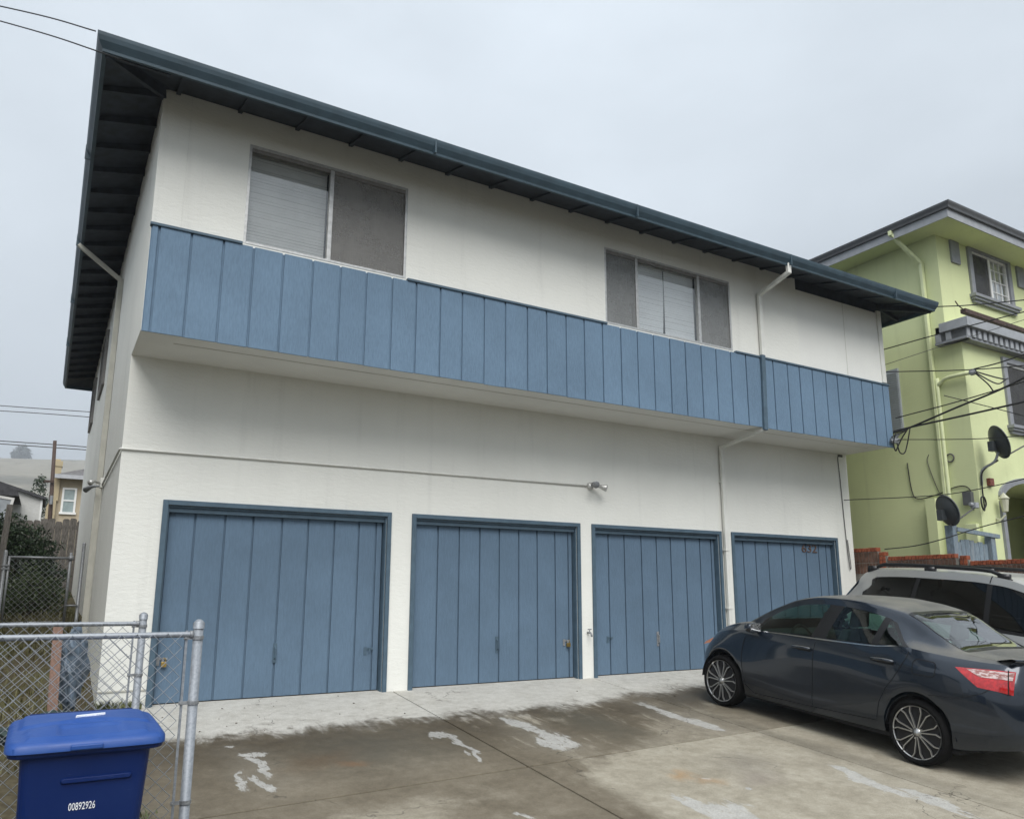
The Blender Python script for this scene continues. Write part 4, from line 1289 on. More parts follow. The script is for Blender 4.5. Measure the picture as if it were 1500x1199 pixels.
# upper window
def trim_window(w, y, parent_label, muntins, sillz, side_w=.13):
    x0, x1, z0, z1 = w
    t = MB().box(x0 - side_w, x0, y - .05, y + .01, z0 - .02, z1 + .11).box(x1, x1 + side_w, y - .05, y + .01, z0 - .02, z1 + .11).box(x0, x1, y - .05, y + .01, z1, z1 + .11)
    wn = gp(t, "window", M_GREY, bevel=.008)
    wn['label'] = parent_label
    s_ = MB()
    for i, (dz0, dz1, out, ext) in enumerate(((-.06, .0, .13, .19), (-.11, -.062, .10, .16), (-.17, -.112, .06, .12))):
        s_.box(x0 - ext, x1 + ext, y - out, y + .01, z0 + dz0, z0 + dz1)
    gp(s_, "sill", M_GREY, wn)
    fr = MB().box(x0, x0 + .045, y - .005, y + .05, z0, z1).box(x1 - .045, x1, y - .005, y + .05, z0, z1).box(x0 + .045, x1 - .045, y - .005, y + .05, z1 - .045, z1).box(x0 + .045, x1 - .045, y - .005, y + .05, z0, z0 + .045)
    mx = (x0 + x1) / 2
    fr.box(mx - .035, mx + .035, y - .012, y + .05, z0 + .045, z1 - .045)
    gp(fr, "sash_frame", M_WHITE, wn)
    mu = MB()
    for f in (.33, .66):
        xx = lerp(mx + .035, x1 - .045, f)
        mu.box(xx - .008, xx + .008, y + .012, y + .028, z0 + .045, z1 - .045)
    for f in (.25, .5, .75):
        zz = lerp(z0, z1, f)
        mu.box(mx + .035, x1 - .045, y + .010, y + .027, zz - .008, zz + .008)
    m_ = gp(mu, "muntins", M_WHITE, wn)
    m_['kind'] = 'stuff'
    gp(MB().box(x0 + .045, mx - .035, y + .03, y + .034, z0 + .045, z1 - .045), "pane", M_GLASS, wn)
    gp(MB().box(mx + .035, x1 - .045, y + .03, y + .034, z0 + .045, z1 - .045), "pane", M_GLASS, wn)
    gp(MB().box(x0 + .05, mx - .04, y + .004, y + .006, z0 + .05, z1 - .05), "insect_screen", M_SCREEN_D, wn)
    b = blind(mx + .03, x1 - .04, z0 + .05, z1 - .03, y + .09, M_BLIND, wn, .030, .62)
    b.data.transform(go)
trim_window(TW, YT, "upper white window of the green house with grey sill", True, 7.05)
trim_window(MWN, YL, "lower white window of the green house with grey surround", True, 4.3)
gp(MB().box(14.36, 14.66, YT - .04, YT + .01, 7.72, 8.20), "wall_vent", M_GREY, bevel=.006)
gp(MB().box(16.86, 17.16, YT - .04, YT + .01, 7.72, 8.20), "wall_vent", M_GREY, bevel=.006)
# cornice with dentils
co = MB()
CXL = GX - .20
co.prism([(CXL, YL - .26, 6.12), (GR, YL - .26, 6.12), (GR, YL - .26, 6.30), (CXL, YL - .26, 6.30)], (0, .55, 0))
coo = gp(co, "cornice", M_GREY_L, bevel=.006)
gp(MB().box(CXL + .06, GR, YL - .17, YT - .0, 5.90, 5.94), "cornice_moulding", M_GREY, coo)
d0 = None
x = CXL + .07
i = 0
while x < 18.2:
    o = gp(MB().box(x, x + .105, YL - .20, YL + .0, 5.945, 6.118), "dentil", M_GREY_L, coo, bevel=.006)
    x += .19
for y in (-1.62, -1.42):
    gp(MB().box(CXL + .03, CXL + .2, y, y + .10, 5.945, 6.118), "dentil", M_GREY_L, coo, bevel=.006)
gp(MB().box(CXL + .03, CXL + .2, YL - .2, -1.30, 5.90, 5.942), "cornice_moulding", M_GREY, coo)
gp(MB().box(CXL + .06, CXL + .2, YL - .18, -1.30, 5.95, 6.115), "cornice_moulding", M_GREY_D, coo)
gp(MB().box(CXL + .25, GR, YL + .0, YL + .02, 5.945, 6.118), "cornice_moulding", M_GREY_D, coo)
gp(MB().bar((GX - .12, YL - .16, 6.44), (GR, YL - .16, 6.36), .10, .08).tube([(GX - .12, YL - .17, 6.46), (GX - .35, YL - .2, 6.50), (GX - .42, YL - .2, 6.56)], .012, 6), "rusty_flashing", m_plain("rusty_brown_metal", (.065, .038, .030), .7, var=.3, scale=12))
# downspout and service mast on the left wall
gp(MB().bar((OX - .03, -.88, 8.36), (OX - .03, -.88, 8.26), .09, .07).bar((OX - .02, -.88, 8.28), (GX - .055, -1.13, 7.68), .075, .06).bar((GX - .055, -1.13, 7.7), (GX - .055, -1.13, 3.02), .085, .06, roll=(0, 1, 0)), "downspout", M_GREEN_P, bevel=.006)
mast = [(GX - .05, -1.19, 1.5), (GX - .05, -1.19, 5.0), (GX - .05, -1.22, 5.14), (GX - .06, -1.32, 5.22), (GX - .08, -1.48, 5.25), (GX - .08, -1.86, 5.24)]
gp(MB().tube(curve_pts(mast, 4), .038, 10), "service_mast", M_GREEN_P, smooth=True)
gp(MB().lathe([(.03, -.06), (.06, -.03), (.065, .03), (.03, .06)], 10, (GX - .08, -1.90, 5.24), 'y'), "weatherhead", M_GREY_L, smooth=True)
for k, pts in enumerate(([(GX - .08, -1.95, 5.22), (GX + .02, -2.15, 5.02), (GX + .1, -2.25, 4.96), (GX + .25, -2.3, 5.05), (GX + .33, -2.3, 5.08)], [(GX - .08, -1.95, 5.2), (GX + .0, -2.1, 4.98), (GX + .06, -2.15, 4.84)], [(GX - .08, -1.95, 5.24), (GX + .15, -2.15, 5.12), (GX + .3, -2.28, 5.06)])):
    gp(MB().tube(curve_pts(pts, 5), .013, 6), "drip_loop", M_CABLE, smooth=True)
gp(MB().box(GX - .05, GX, -.40, -.10, 4.40, 5.70), "wall_shutter", M_SHUT)
for k in range(26):
    gp(MB().box(GX - .068, GX - .051, -.38, -.12, 4.45 + k * .046, 4.475 + k * .046), "slat", M_SHUT, None)
gp(MB().box(GX - .10, GX, -1.62, -1.46, 2.80, 3.04), "meter_box", M_GREY_D, bevel=.006)
gp(MB().box(GX - .10, GX, -1.66, -1.45, 1.6, 2.45), "meter_box", M_GREEN_P, bevel=.006)
gp(MB().box(GX - .20, GX, -.99, -.80, .8, 2.98), "wall_pilaster", M_GREEN)
gp(MB().tube(curve_pts([(GX - .02, -.40, 3.75), (GX - .02, -.44, 3.2), (GX - .02, -.55, 3.02), (GX - .02, -.95, 3.06), (GX - .02, -1.3, 3.16), (GX - .02, -1.52, 3.14), (GX - .02, -1.6, 2.98), (GX - .02, -1.60, 2.7)], 5), .010, 6), "wall_cable", M_CABLE, smooth=True)
gp(MB().tube(curve_pts([(GX - .02, -.86, 3.85), (GX - .02, -.82, 3.7), (GX - .02, -.95, 3.2), (GX - .02, -1.05, 3.0), (GX - .02, -1.16, 3.05)], 5), .007, 6), "wall_cable", M_CABLE_G, smooth=True)
gp(MB().tube([(GX - .025 + .0, -1.27 + .075 * math.cos(a * .4), 3.72 + .075 * math.sin(a * .4)) for a in range(17)], .014, 6), "cable_coil", M_CABLE_G, smooth=True)
# porch lamp and red alarm bell
la = MB().lathe([(.0, 2.66), (.05, 2.68), (.08, 2.90), (.10, 2.92), (.03, 3.0), (.0, 3.04)], 8, (14.42, YL - .16, 0)).tube([(14.38, YL, 2.56), (14.36, YL - .08, 2.52), (14.42, YL - .16, 2.62)], .018, 8)
gp(la, "porch_lamp", m_plain("cream_lantern", (.50, .50, .38), .4, var=.1))
gp(MB().box(14.20, 14.34, YL - .07, YL, 3.16, 3.30), "alarm_bell", m_plain("red_brown_box", (.20, .06, .04), .6, var=.4, scale=30), bevel=.01)

# ------------------------------------------------------------------ satellite dishes
M_DISH = m_plain("grey_dish", (.040, .046, .05), .45, var=.08)
M_DISH_E = m_plain("pale_dish_rim", (.16, .17, .17), .5, var=.08)
def dish(label, foot, centre, normal, rx, ry, arm_to, foot_path):
    t = thing("satellite_dish", label, "satellite dish", foot, "satellite dishes beside the green house")
    f0 = Vector(foot)
    n = Vector(normal).normalized()
    u = Vector((0, 0, 1)).cross(n).normalized()
    v = n.cross(u)
    c = Vector(centre) - f0
    m = MB()
    rings = 7
    seg = 28
    for side_ in (0, .012):
        for j in range(rings + 1):
            k = j / rings
            for i in range(seg):
                a = 2 * math.pi * i / seg
                m.v.append(tuple(c + u * rx * k * math.cos(a) + v * ry * k * math.sin(a) + n * (.09 * k * k - .09 - side_)))
    N = (rings + 1) * seg
    for s_ in (0, N):
        for j in range(rings):
            for i in range(seg):
                i2 = (i + 1) % seg
                m.f.append((s_ + j * seg + i, s_ + j * seg + i2, s_ + (j + 1) * seg + i2, s_ + (j + 1) * seg + i))
    for i in range(seg):
        i2 = (i + 1) % seg
        m.f.append((rings * seg + i, rings * seg + i2, N + rings * seg + i2, N + rings * seg + i))
    m.build("reflector", M_DISH, t, smooth=True)
    MB().tube([c + u * rx * math.cos(a * .2244) + v * ry * math.sin(a * .2244) for a in range(29)], .009, 6).build("rim", M_DISH_E, t, smooth=True)
    am_ = MB().tube([c - v * ry * .92 - n * .06, Vector(arm_to) - f0], .014, 8)
    am_.build("feed_arm", M_CABLE_G, t, smooth=True)
    e = Vector(arm_to) - f0
    MB().box(e.x - .05, e.x + .06, e.y - .05, e.y + .05, e.z - .01, e.z + .09).tube([e + Vector((0, 0, .05)), e - n * .10 + Vector((0, 0, .09))], .035, 10).build("receiver", M_GREY_L, t, bevel=.008)
    MB().tube(curve_pts([Vector(p) - f0 for p in foot_path], 4), .024, 8).build("mount", M_STEEL, t, smooth=True)
    b = c - n * .14
    MB().box(b.x - .07, b.x + .07, b.y - .05, b.y + .05, b.z - .13, b.z + .05).build("bracket", M_DISH, t, bevel=.006)
    return t
dish("grey satellite dish on the front of the green house above the porch arch", (13.98, YL - .03, 3.35), (14.02, -2.12, 3.90), (.80, -.52, .30), .27, .31, (14.80, -2.35, 3.98),
     [(13.97, YL - .03, 3.15), (13.97, YL - .07, 3.42), (14.0, -2.0, 3.55), (14.02, -2.08, 3.72)])
dish("grey satellite dish on the post of the blue grey gate", (12.78, -1.80, 2.36), (12.60, -1.86, 2.60), (.90, -.30, .32), .24, .27, (13.28, -1.95, 2.68),
     [(12.74, -1.80, 2.30), (12.72, -1.82, 2.40), (12.62, -1.85, 2.50)])
MB_cc = MB().tube(curve_pts([(14.05, -2.05, 3.58), (13.96, -1.80, 3.4), (13.95, -1.76, 3.1), (13.97, -1.75, 2.8), (13.9, -1.78, 2.68), (13.8, -1.8, 2.75), (13.8, -1.8, 2.9), (13.9, -1.8, 2.92), (13.96, -1.79, 2.8), (13.9, -1.78, 2.7)], 6), .014, 6)
tag(MB_cc.build("coaxial_cable", M_CABLE, smooth=True), "thick black coaxial cable looping down below the upper satellite dish", "cable")

# ------------------------------------------------------------------ gate between brick wall and green house
M_GATE = m_boards("faded_blue_grey_wood", (.20, .255, .30), 'z', .3, weather=.5, rough=.85)
gg = thing("wooden_gate", "faded blue grey wooden gate beside the green house", "gate", (13.3, -1.78, 1.0))
og = Matrix.Translation((-13.3, 1.78, -1.0))
def g2(mb, name, mat=M_GATE, **kw):
    o = mb.build(name, mat, gg, **kw)
    o.data.transform(og)
    return o
g2(MB().box(12.70, 12.84, -1.85, -1.71, .9, 2.36), "post", bevel=.006)
g2(MB().box(13.86, 14.0, -1.86, -1.74, .9, 2.24), "post", bevel=.006)
g2(MB().bar((12.80, -1.86, 2.29), (14.12, -1.86, 2.21), .05, .07), "rail")
x = 12.86
k = 0
while x < 13.82:
    zt = 2.10 + [-.02, .02, .03, .02, -.02, .0, -.03][k % 7]
    g2(MB().box(x + .004, x + .131, -1.80, -1.775, .9, zt), "board")
    x += .138
    k += 1

# ------------------------------------------------------------------ stepped brick wall on the boundary
M_BRICK_R = m_plain("orange_red_brick", (.26, .068, .028), .85, var=.3, scale=14, bump=.3, bscale=90)
M_BRICK_D = m_plain("brown_brick", (.115, .062, .042), .9, var=.4, scale=12, bump=.3, bscale=90)
M_MORTAR = m_plain("mortar", (.24, .22, .19), .95, var=.15, scale=30)
bw = thing("brick_wall", "stepped red brick boundary wall behind the silver minivan", "wall", (12.68, -1.5, 0))
obw = Matrix.Translation((-12.68, 1.5, 0))
def brick_proto(sx, sy, sz, mat):
    o = MB().box(-sx / 2, sx / 2, -sy / 2, sy / 2, -sz / 2, sz / 2).build("brick", mat, bw)
    b = o.modifiers.new("bevel", 'BEVEL')
    b.width = .004
    b.segments = 1
    return o
cap_p = brick_proto(.115, .055, .072, M_BRICK_R)
run_p = brick_proto(.103, .058, .19, M_BRICK_D)
used = set()
def place(proto, x, y, z):
    loc = Vector((x, y, z)) - Vector((12.68, -1.5, 0))
    if proto.name not in used:
        used.add(proto.name)
        proto.location = loc
        return proto
    return copy(proto, loc)
segs = [(.55, -.44, 2.045), (-.46, -.62, 1.955), (-.64, -1.94, 1.865), (-1.96, -2.11, 1.83), (-2.13, -4.6, 1.735)]
core = MB()
for (ya, yb, zt) in segs:
    core.box(12.628, 12.722, yb, ya, -.6, zt - .075)
o = core.build("mortar_core", M_MORTAR, bw)
o.data.transform(obw)
for si, (ya, yb, zt) in enumerate(segs):
    y = ya - .0325
    pier = si in (1, 3)
    while y > yb + .02:
        place(cap_p, 12.672, y, zt - .036 + random.uniform(-.003, .003))
        place(run_p, 12.672 + random.uniform(-.002, .002), y, zt - .178) if not pier else [place(cap_p, 12.668, y, zt - .036 - .078 * q) for q in (1, 2, 3)]
        if not pier:
            place(run_p, 12.672 + random.uniform(-.002, .002), y, zt - .38)
        y -= .066
# ------------------------------------------------------------------ overhead wires
def wire(label, pts, r=.008, mat=M_CABLE, ext=5.0):
    P = [Vector(p) for p in pts]
    path = curve_pts(P, 8) if len(P) > 2 else sag(P[0], P[1], .02 * (P[1] - P[0]).length * .1, 10)
    d = (P[-1] - P[-2]).normalized()
    for k in range(1, 7):
        path.append(P[-1] + d * ext * k + Vector((0, 0, .012 * ext * k * k)))
    return tag(MB().tube(path, r, 6).build("overhead_wire", mat, smooth=True), label, "wire", "wires strung past the buildings")
def gp_loop(pts):
    MB().tube(curve_pts(pts, 6), .012, 6).build("drip_loop", M_CABLE, bld, smooth=True)
wire('wire leaving the right end of the blue eave over the green house', [(12.752, -1.981, 6.285), (12.857, -2.605, 6.139), (12.864, -3.968, 5.839)], 0.01, M_CABLE, 5.0)
wire('wire rising from behind the white corner trim past the cornice', [(12.933, -0.679, 5.849), (13.073, -1.961, 5.882), (13.09, -3.863, 5.827)], 0.01, M_CABLE, 5.0)
wire('thin wire crossing the green house just under the cornice', [(12.786, -0.745, 5.491), (13.101, -2.047, 5.667), (13.099, -3.848, 5.741)], 0.005, M_CABLE_G, 5.0)
wire('level wire running from the white corner to the service mast head', [(12.797, -0.726, 5.381), (12.522, -2.595, 4.916), (12.313, -4.071, 4.64)], 0.01, M_CABLE, 5.0)
wire('wire rising to the right from the service mast head', [(12.64, -2.556, 4.956), (12.646, -3.037, 4.964), (12.498, -4.035, 5.029)], 0.011, M_CABLE, 5.0)
wire('thick upper service cable sweeping up from the corner of the blue band', [(12.304, -1.193, 4.058), (12.333, -1.455, 4.088), (12.34, -2.337, 4.281), (12.399, -3.13, 4.465), (12.305, -4.085, 4.721)], 0.017, M_CABLE, 5.0)
wire('thick lower service cable running right from the corner of the blue band', [(12.303, -1.195, 4.07), (12.342, -1.463, 4.1), (12.337, -2.777, 4.132), (12.36, -3.993, 4.185)], 0.017, M_CABLE, 5.0)
wire('slim wire above the thick service cables by the grey shutter', [(12.493, -1.138, 4.356), (12.454, -2.438, 4.417), (12.543, -3.959, 4.586)], 0.01, M_CABLE, 5.0)
wire('level wire crossing in front of the upper satellite dish', [(12.483, -1.157, 3.95), (12.484, -2.649, 3.712), (12.419, -3.894, 3.607)], 0.008, M_CABLE, 5.0)
wire('long slack wire above the lower satellite dish and porch arch', [(12.09, -0.204, 2.919), (12.276, -1.727, 2.845), (12.399, -2.523, 2.88), (12.477, -3.797, 3.04)], 0.008, M_CABLE, 5.0)
wire('low wire between the brick wall and the gate post', [(11.643, -1.254, 1.942), (11.695, -1.769, 1.974), (11.785, -2.202, 2.063), (12.068, -2.773, 2.253), (12.311, -3.803, 2.47)], 0.009, M_CABLE, 5.0)
wire('thin wire slanting down across the lower window of the green house', [(12.488, -2.078, 4.573), (12.477, -2.446, 4.395), (12.534, -3.118, 4.064), (12.523, -3.857, 3.689)], 0.008, M_CABLE, 5.0)
wire('upper of the two wires meeting the left corner of the blue eave', [(-0.699, -1.787, 6.489), (-1.179, -1.328, 6.783), (-2.1, -0.314, 7.365)], 0.0065, M_CABLE, 2.0)
wire('lower of the two wires meeting the left corner of the blue eave', [(-0.379, -1.62, 6.38), (-0.703, -1.795, 6.281), (-1.162, -1.3, 6.617), (-2.088, -0.293, 7.245)], 0.0065, M_CABLE, 2.0)
wire('upper of the far wires crossing the sky left of the building', [(1.433, 34.718, 10.322), (-1.288, 36.308, 10.529), (-4.616, 38.247, 10.804)], 0.022, M_CABLE_G, 8.0)
wire('second of the far wires crossing the sky left of the building', [(1.461, 34.765, 10.047), (-1.263, 36.349, 10.288), (-4.588, 38.294, 10.529)], 0.022, M_CABLE_G, 8.0)
wire('third far wire above the utility pole', [(1.284, 28.339, 7.432), (-0.748, 29.522, 7.607), (-3.858, 31.339, 7.842)], 0.022, M_CABLE_G, 8.0)
wire('lowest far wire just above the chimney', [(1.296, 28.359, 7.315), (-0.735, 29.544, 7.476), (-3.846, 31.359, 7.725)], 0.022, M_CABLE_G, 8.0)
gp_loop([(12.245, -1.269, 4.025), (12.231, -1.221, 3.857), (12.277, -1.215, 3.713), (12.31, -1.257, 3.809), (12.358, -1.32, 3.953), (12.435, -1.405, 4.121)])
gp_loop([(12.284, -1.253, 3.857), (12.343, -1.249, 3.689), (12.418, -1.291, 3.677), (12.444, -1.343, 3.833), (12.457, -1.416, 4.109)])
gp_loop([(12.19, -1.219, 3.953), (12.258, -1.271, 4.001), (12.369, -1.349, 4.049), (12.436, -1.403, 4.109)])
MB().box(12.44, 12.60, -1.10, -1.03, 3.90, 4.0).tube([(12.40, -1.06, 3.93), (12.58, -1.10, 3.97)], .03, 8).tube([(12.52, -1.08, 3.99), (12.54, -1.14, 4.06)], .022, 8).build("cable_anchor", M_STEEL_D, bld)

# ------------------------------------------------------------------ vehicles
def pchip(tab):
    xs_ = [p[0] for p in tab]
    ys_ = [p[1] for p in tab]
    n = len(tab)
    h_ = [xs_[i + 1] - xs_[i] for i in range(n - 1)]
    d_ = [(ys_[i + 1] - ys_[i]) / h_[i] for i in range(n - 1)]
    m_ = [d_[0]] + [0 if d_[i - 1] * d_[i] <= 0 else 2 * d_[i - 1] * d_[i] / (d_[i - 1] + d_[i]) for i in range(1, n - 1)] + [d_[-1]]
    def f(x):
        if x <= xs_[0]: return ys_[0]
        if x >= xs_[-1]: return ys_[-1]
        i = 0
        while x > xs_[i + 1]: i += 1
        t = (x - xs_[i]) / h_[i]
        return ys_[i] * (1 + 2 * t) * (1 - t) ** 2 + h_[i] * m_[i] * t * (1 - t) ** 2 + ys_[i + 1] * t * t * (3 - 2 * t) + h_[i] * m_[i + 1] * t * t * (t - 1)
    return f

def cr(P, v):
    """Catmull-Rom through a list of Vectors at integer parameters"""
    n = len(P)
    i = min(max(int(math.floor(v)), 0), n - 2)
    t = v - i
    b, c = P[i], P[i + 1]
    a = P[i - 1] if i > 0 else b * 2 - c
    d = P[i + 2] if i + 2 < n else c * 2 - b
    return .5 * ((2 * b) + (c - a) * t + (2 * a - 5 * b + 4 * c - d) * t * t + (3 * b - a - 3 * c + d) * t ** 3)

class CarBody:
    """rows 0..4: side from sill to belt; rows 4..8: belt, cant rail, roof edge, roof, centre line.
    local axes: x right, y forward from the rear axle, z up."""
    def __init__(s, S):
        s.S = S
        s.out = S['outline']                       # (l, width factor) from rear centre round to front centre
        s.h = [pchip(t) for t in S['h']]
        s.w = [pchip(t) for t in S['w']]
        s.f = [pchip(t) for t in S['f']]
        s.lm = S['mid']
        # stations: dense list of (l, wf)
        pts = [Vector((a, b, 0)) for a, b in s.out]
        raw = []
        for i in range(len(pts) - 1):
            seg = (pts[i + 1] - pts[i]).length
            n = max(3, int(seg / .022))
            for k in range(n):
                raw.append(cr(pts, i + k / n))
        raw.append(pts[-1])
        st = [(p.x, max(0, min(p.y, 1.0))) for p in raw]
        ex = []
        for lc in S['axles']:
            for k in range(33):
                ex.append(lc + S['arch'] * math.cos(math.pi * k / 32))
            ex += [lc - S['arch'] - .004, lc + S['arch'] + .004]
        fl_, fw_ = [p[0] for p in st], [p[1] for p in st]
        for l in ex:
            for i in range(len(st) - 1):
                if fl_[i] <= l <= fl_[i + 1] and fl_[i + 1] - fl_[i] > 1e-6:
                    t = (l - fl_[i]) / (fl_[i + 1] - fl_[i])
                    st.append((l, fw_[i] + (fw_[i + 1] - fw_[i]) * t))
                    break
        mid = [p for p in st if p[1] > .90]
        lo = [p for p in st if p[1] <= .90 and p[0] < s.lm]
        hi = [p for p in st if p[1] <= .90 and p[0] >= s.lm]
        mid.sort()
        s.st = lo + mid + hi
        s.wf_tab = pchip(sorted({round(p[0], 5): p[1] for p in mid}.items()))
    def wf(s, l):
        return s.wf_tab(l)
    def rows(s, l, wf):
        """control points (w, l, h) of one station"""
        S = s.S
        out = []
        hs = [s.h[j](l) for j in range(5)]
        for lc in S['axles']:
            dx = abs(l - lc)
            if dx < S['arch']:
                hs[0] = max(hs[0], S['rw'] + math.sqrt(S['arch'] ** 2 - dx * dx))
        hs[1] = max(hs[1], hs[0] + .03)
        hs[2] = max(hs[2], hs[1] + .03)
        hs[3] = max(hs[3], hs[2] + .03)
        fo = []
        for j in range(5):
            kk = S['k'][j]
            out.append(Vector((s.w[j](l) * wf, s.lm + (l - s.lm) * kk, hs[j])))
        # flare of the arch lip
        w4, l4 = out[4].x, out[4].y
        top = [out[4]]
        for j in range(5, 8):
            top.append(Vector((w4 * s.f[j - 5](l), l4, s.h[j](l))))
        top.append(Vector((0, l4, s.h[8](l))))
        return out, top
    def P(s, l, v, wf=None, off=0.0):
        if off:
            e = .01
            a = s.P(l, v, wf)
            b1 = s.P(l + e, v, wf)
            v2 = v + .02 if v < 7.97 else v - .02
            c1 = s.P(l, v2, wf)
            n = (b1 - a).cross(c1 - a)
            if v2 < v: n = -n
            n = n.normalized() if n.length > 1e-9 else Vector((1, 0, 0))
            if n.x * a.x < 0 and abs(n.x) > .15: n = -n
            if n.z < -.3: n = -n
            return a + n * off
        if wf is None: wf = s.wf(l)
        side_, top = s.rows(l, wf)
        return cr(side_, v) if v <= 4 else cr(top, v - 4)
    def at_h(s, l, h, off=0.0):
        a, b = 0.0, 4.0
        for _ in range(24):
            m = (a + b) / 2
            if s.P(l, m).z < h: a = m
            else: b = m
        return s.P(l, (a + b) / 2, None, off)
    def shell(s, root, paint, trim, dlo, glass, ends):
        VS = [0, .33, .66, 1, 1.33, 1.66, 2, 2.33, 2.66, 3, 3.33, 3.66, 4, 4.07, 4.3, 4.5, 4.7, 4.94, 5.2, 5.5, 5.75, 6, 6.33, 6.66, 7, 7.33, 7.66, 8]
        body, tr = MB(), MB()
        grid = [[s.P(l, v, wf) for v in VS] for l, wf in s.st]
        for sx in (1, -1):
            bi = len(body.v)
            body.v += [(sx * p.x, p.y, p.z) for col in grid for p in col]
            ti = len(tr.v)
            tr.v += [(sx * p.x, p.y, p.z) for col in grid for p in col]
            n = len(VS)
            for i in range(len(grid) - 1):
                lc = (s.st[i][0] + s.st[i + 1][0]) / 2
                for j in range(n - 1):
                    vc = (VS[j] + VS[j + 1]) / 2
                    q = (i * n + j, (i + 1) * n + j, (i + 1) * n + j + 1, i * n + j + 1)
                    if any(inside(gl, lc, vc) for gl in glass):
                        continue
                    if inside(dlo, lc, vc, 0):
                        tr.f.append(tuple(ti + a for a in q))
                    else:
                        body.f.append(tuple(bi + a for a in q))
        o = body.build("body", paint, root, smooth=True, weld=True)
        sm_ = o.modifiers.new("edge", 'EDGE_SPLIT')
        sm_.split_angle = R(38)
        t = tr.build("window_trim", trim, root, smooth=True, weld=True)
        return o
    def patch(s, sx, pts4, nu, nv, off, name, mat, parent, byh=False):
        """ruled patch: pts4 = lower-left, lower-right, upper-right, upper-left in (l, v) or (l, h)"""
        m = MB()
        a, b, c, d = pts4
        for j in range(nv + 1):
            t = j / nv
            for i in range(nu + 1):
                u = i / nu
                l = (a[0] * (1 - u) + b[0] * u) * (1 - t) + (d[0] * (1 - u) + c[0] * u) * t
                k = (a[1] * (1 - u) + b[1] * u) * (1 - t) + (d[1] * (1 - u) + c[1] * u) * t
                p = s.at_h(l, k, off) if byh else s.P(l, k, None, off)
                m.v.append((sx * p.x, p.y, p.z))
        for j in range(nv):
            for i in range(nu):
                w_ = nu + 1
                m.f.append((j * w_ + i, j * w_ + i + 1, (j + 1) * w_ + i + 1, (j + 1) * w_ + i))
        return m.build(name, mat, parent, smooth=True)
    def strip(s, sx, pts, width, off, name, mat, parent, byh=True):
        """thin line following the surface through (l, h) points"""
        C_ = []
        for (p, q) in zip(pts[:-1], pts[1:]):
            n = max(2, int(math.hypot(q[0] - p[0], q[1] - p[1]) / .03))
            for k in range(n):
                C_.append((lerp(p[0], q[0], k / n), lerp(p[1], q[1], k / n)))
        C_.append(pts[-1])
        m = MB()
        for i, (l, k) in enumerate(C_):
            a = C_[max(0, i - 1)]
            b = C_[min(len(C_) - 1, i + 1)]
            dx, dy = b[0] - a[0], b[1] - a[1]
            ln = math.hypot(dx, dy) or 1
            nx_, ny_ = -dy / ln * width / 2, dx / ln * width / 2
            for sg in (-1, 1):
                p = s.at_h(l + sg * nx_, k + sg * ny_, off) if byh else s.P(l + sg * nx_, k + sg * ny_, None, off)
                m.v.append((sx * p.x, p.y, p.z))
        for i in range(len(C_) - 1):
            m.f.append((2 * i, 2 * i + 1, 2 * i + 3, 2 * i + 2))
        return m.build(name, mat, parent, smooth=True)

def inside(g_, l, v, shrink=.02):
    """g_ = (v0, v1, lower l0, lower l1, upper l0, upper l1)"""
    v0, v1, a0, a1, b0, b1 = g_
    e = .06 if shrink else 0
    if not (v0 + e * .5 < v < v1 - e * .5): return False
    t = (v - v0) / (v1 - v0)
    return lerp(a0, b0, t) + shrink < l < lerp(a1, b1, t) - shrink

def m_carpaint(name, col, metal, rough, dust, dustcol=(.22, .21, .18)):
    t = NT(name)
    fl_ = t.noise(900, 1, .5).outputs['Fac']
    geo = t.n("NewGeometry")
    nz = t.n("SeparateXYZ", {0: geo.outputs['Normal']}).outputs['Z']
    dn = t.noise(3.0, 6, .7).outputs['Fac']
    c = t.mix(t.sstep(fl_, .3, .7, 0, .4), c4(col), tuple(min(1, x * 1.6) for x in col) + (1,))
    d = t.math('MULTIPLY', t.sstep(nz, .70, .98), t.sstep(dn, .25, .7, dust * .55, dust))
    d = t.math('ADD', d, t.sstep(dn, .5, .85, .0, .035))
    c = t.mix(d, c, c4(dustcol))
    return t.bsdf(Base_Color=c, Metallic=t.sstep(d, 0, .5, metal, .1), Roughness=t.sstep(d, 0, .6, rough, .6), Coat_Weight=t.sstep(d, 0, .5, .85, .15), Coat_Roughness=.05)

M_PAINT = m_carpaint("slate_blue_car_paint", (.0120, .0190, .0300), .45, .22, .75)
M_SILVER = m_carpaint("silver_car_paint", (.42, .42, .41), .65, .35, .35, (.4, .39, .36))
M_CTRIM = m_plain("black_car_trim", (.010, .010, .011), .35, var=.1)
M_CBLACK = m_plain("black_car_interior", (.012, .012, .013), .8, var=.2)
M_SEAT = m_plain("dark_grey_seat", (.055, .056, .058), .85, var=.15)
M_CGLASS = m_glass("green_car_glass", (.42, .60, .54), 1.25)
M_CGLASS_R = m_glass("rear_car_glass", (.55, .70, .66), 1.5)
M_PRIVACY = m_glass("dark_privacy_glass", (.045, .05, .055), 1.0)
M_CHROME = m_plain("chrome", (.62, .62, .62), .15, 1.0, var=.05)
M_MIRROR = m_plain("mirror_face", (.22, .23, .24), .12, .9, var=.05)
M_ALLOY = m_plain("machined_alloy", (.46, .46, .45), .32, .85, var=.08, scale=30)
M_ALLOY_D = m_plain("dark_alloy", (.016, .016, .018), .4, .4, var=.2)
M_GAP = m_plain("panel_gap", (.004, .004, .005), .9, var=.1)
def m_lens(name, a, b, sc):
    t = NT(name)
    n = t.noise(1.0, 3, .6, stretch=sc).outputs['Fac']
    return t.bsdf(Base_Color=t.mix(t.sstep(n, .42, .58), c4(a), c4(b)), Roughness=.08, Coat_Weight=1.0, Specular_IOR_Level=.6)
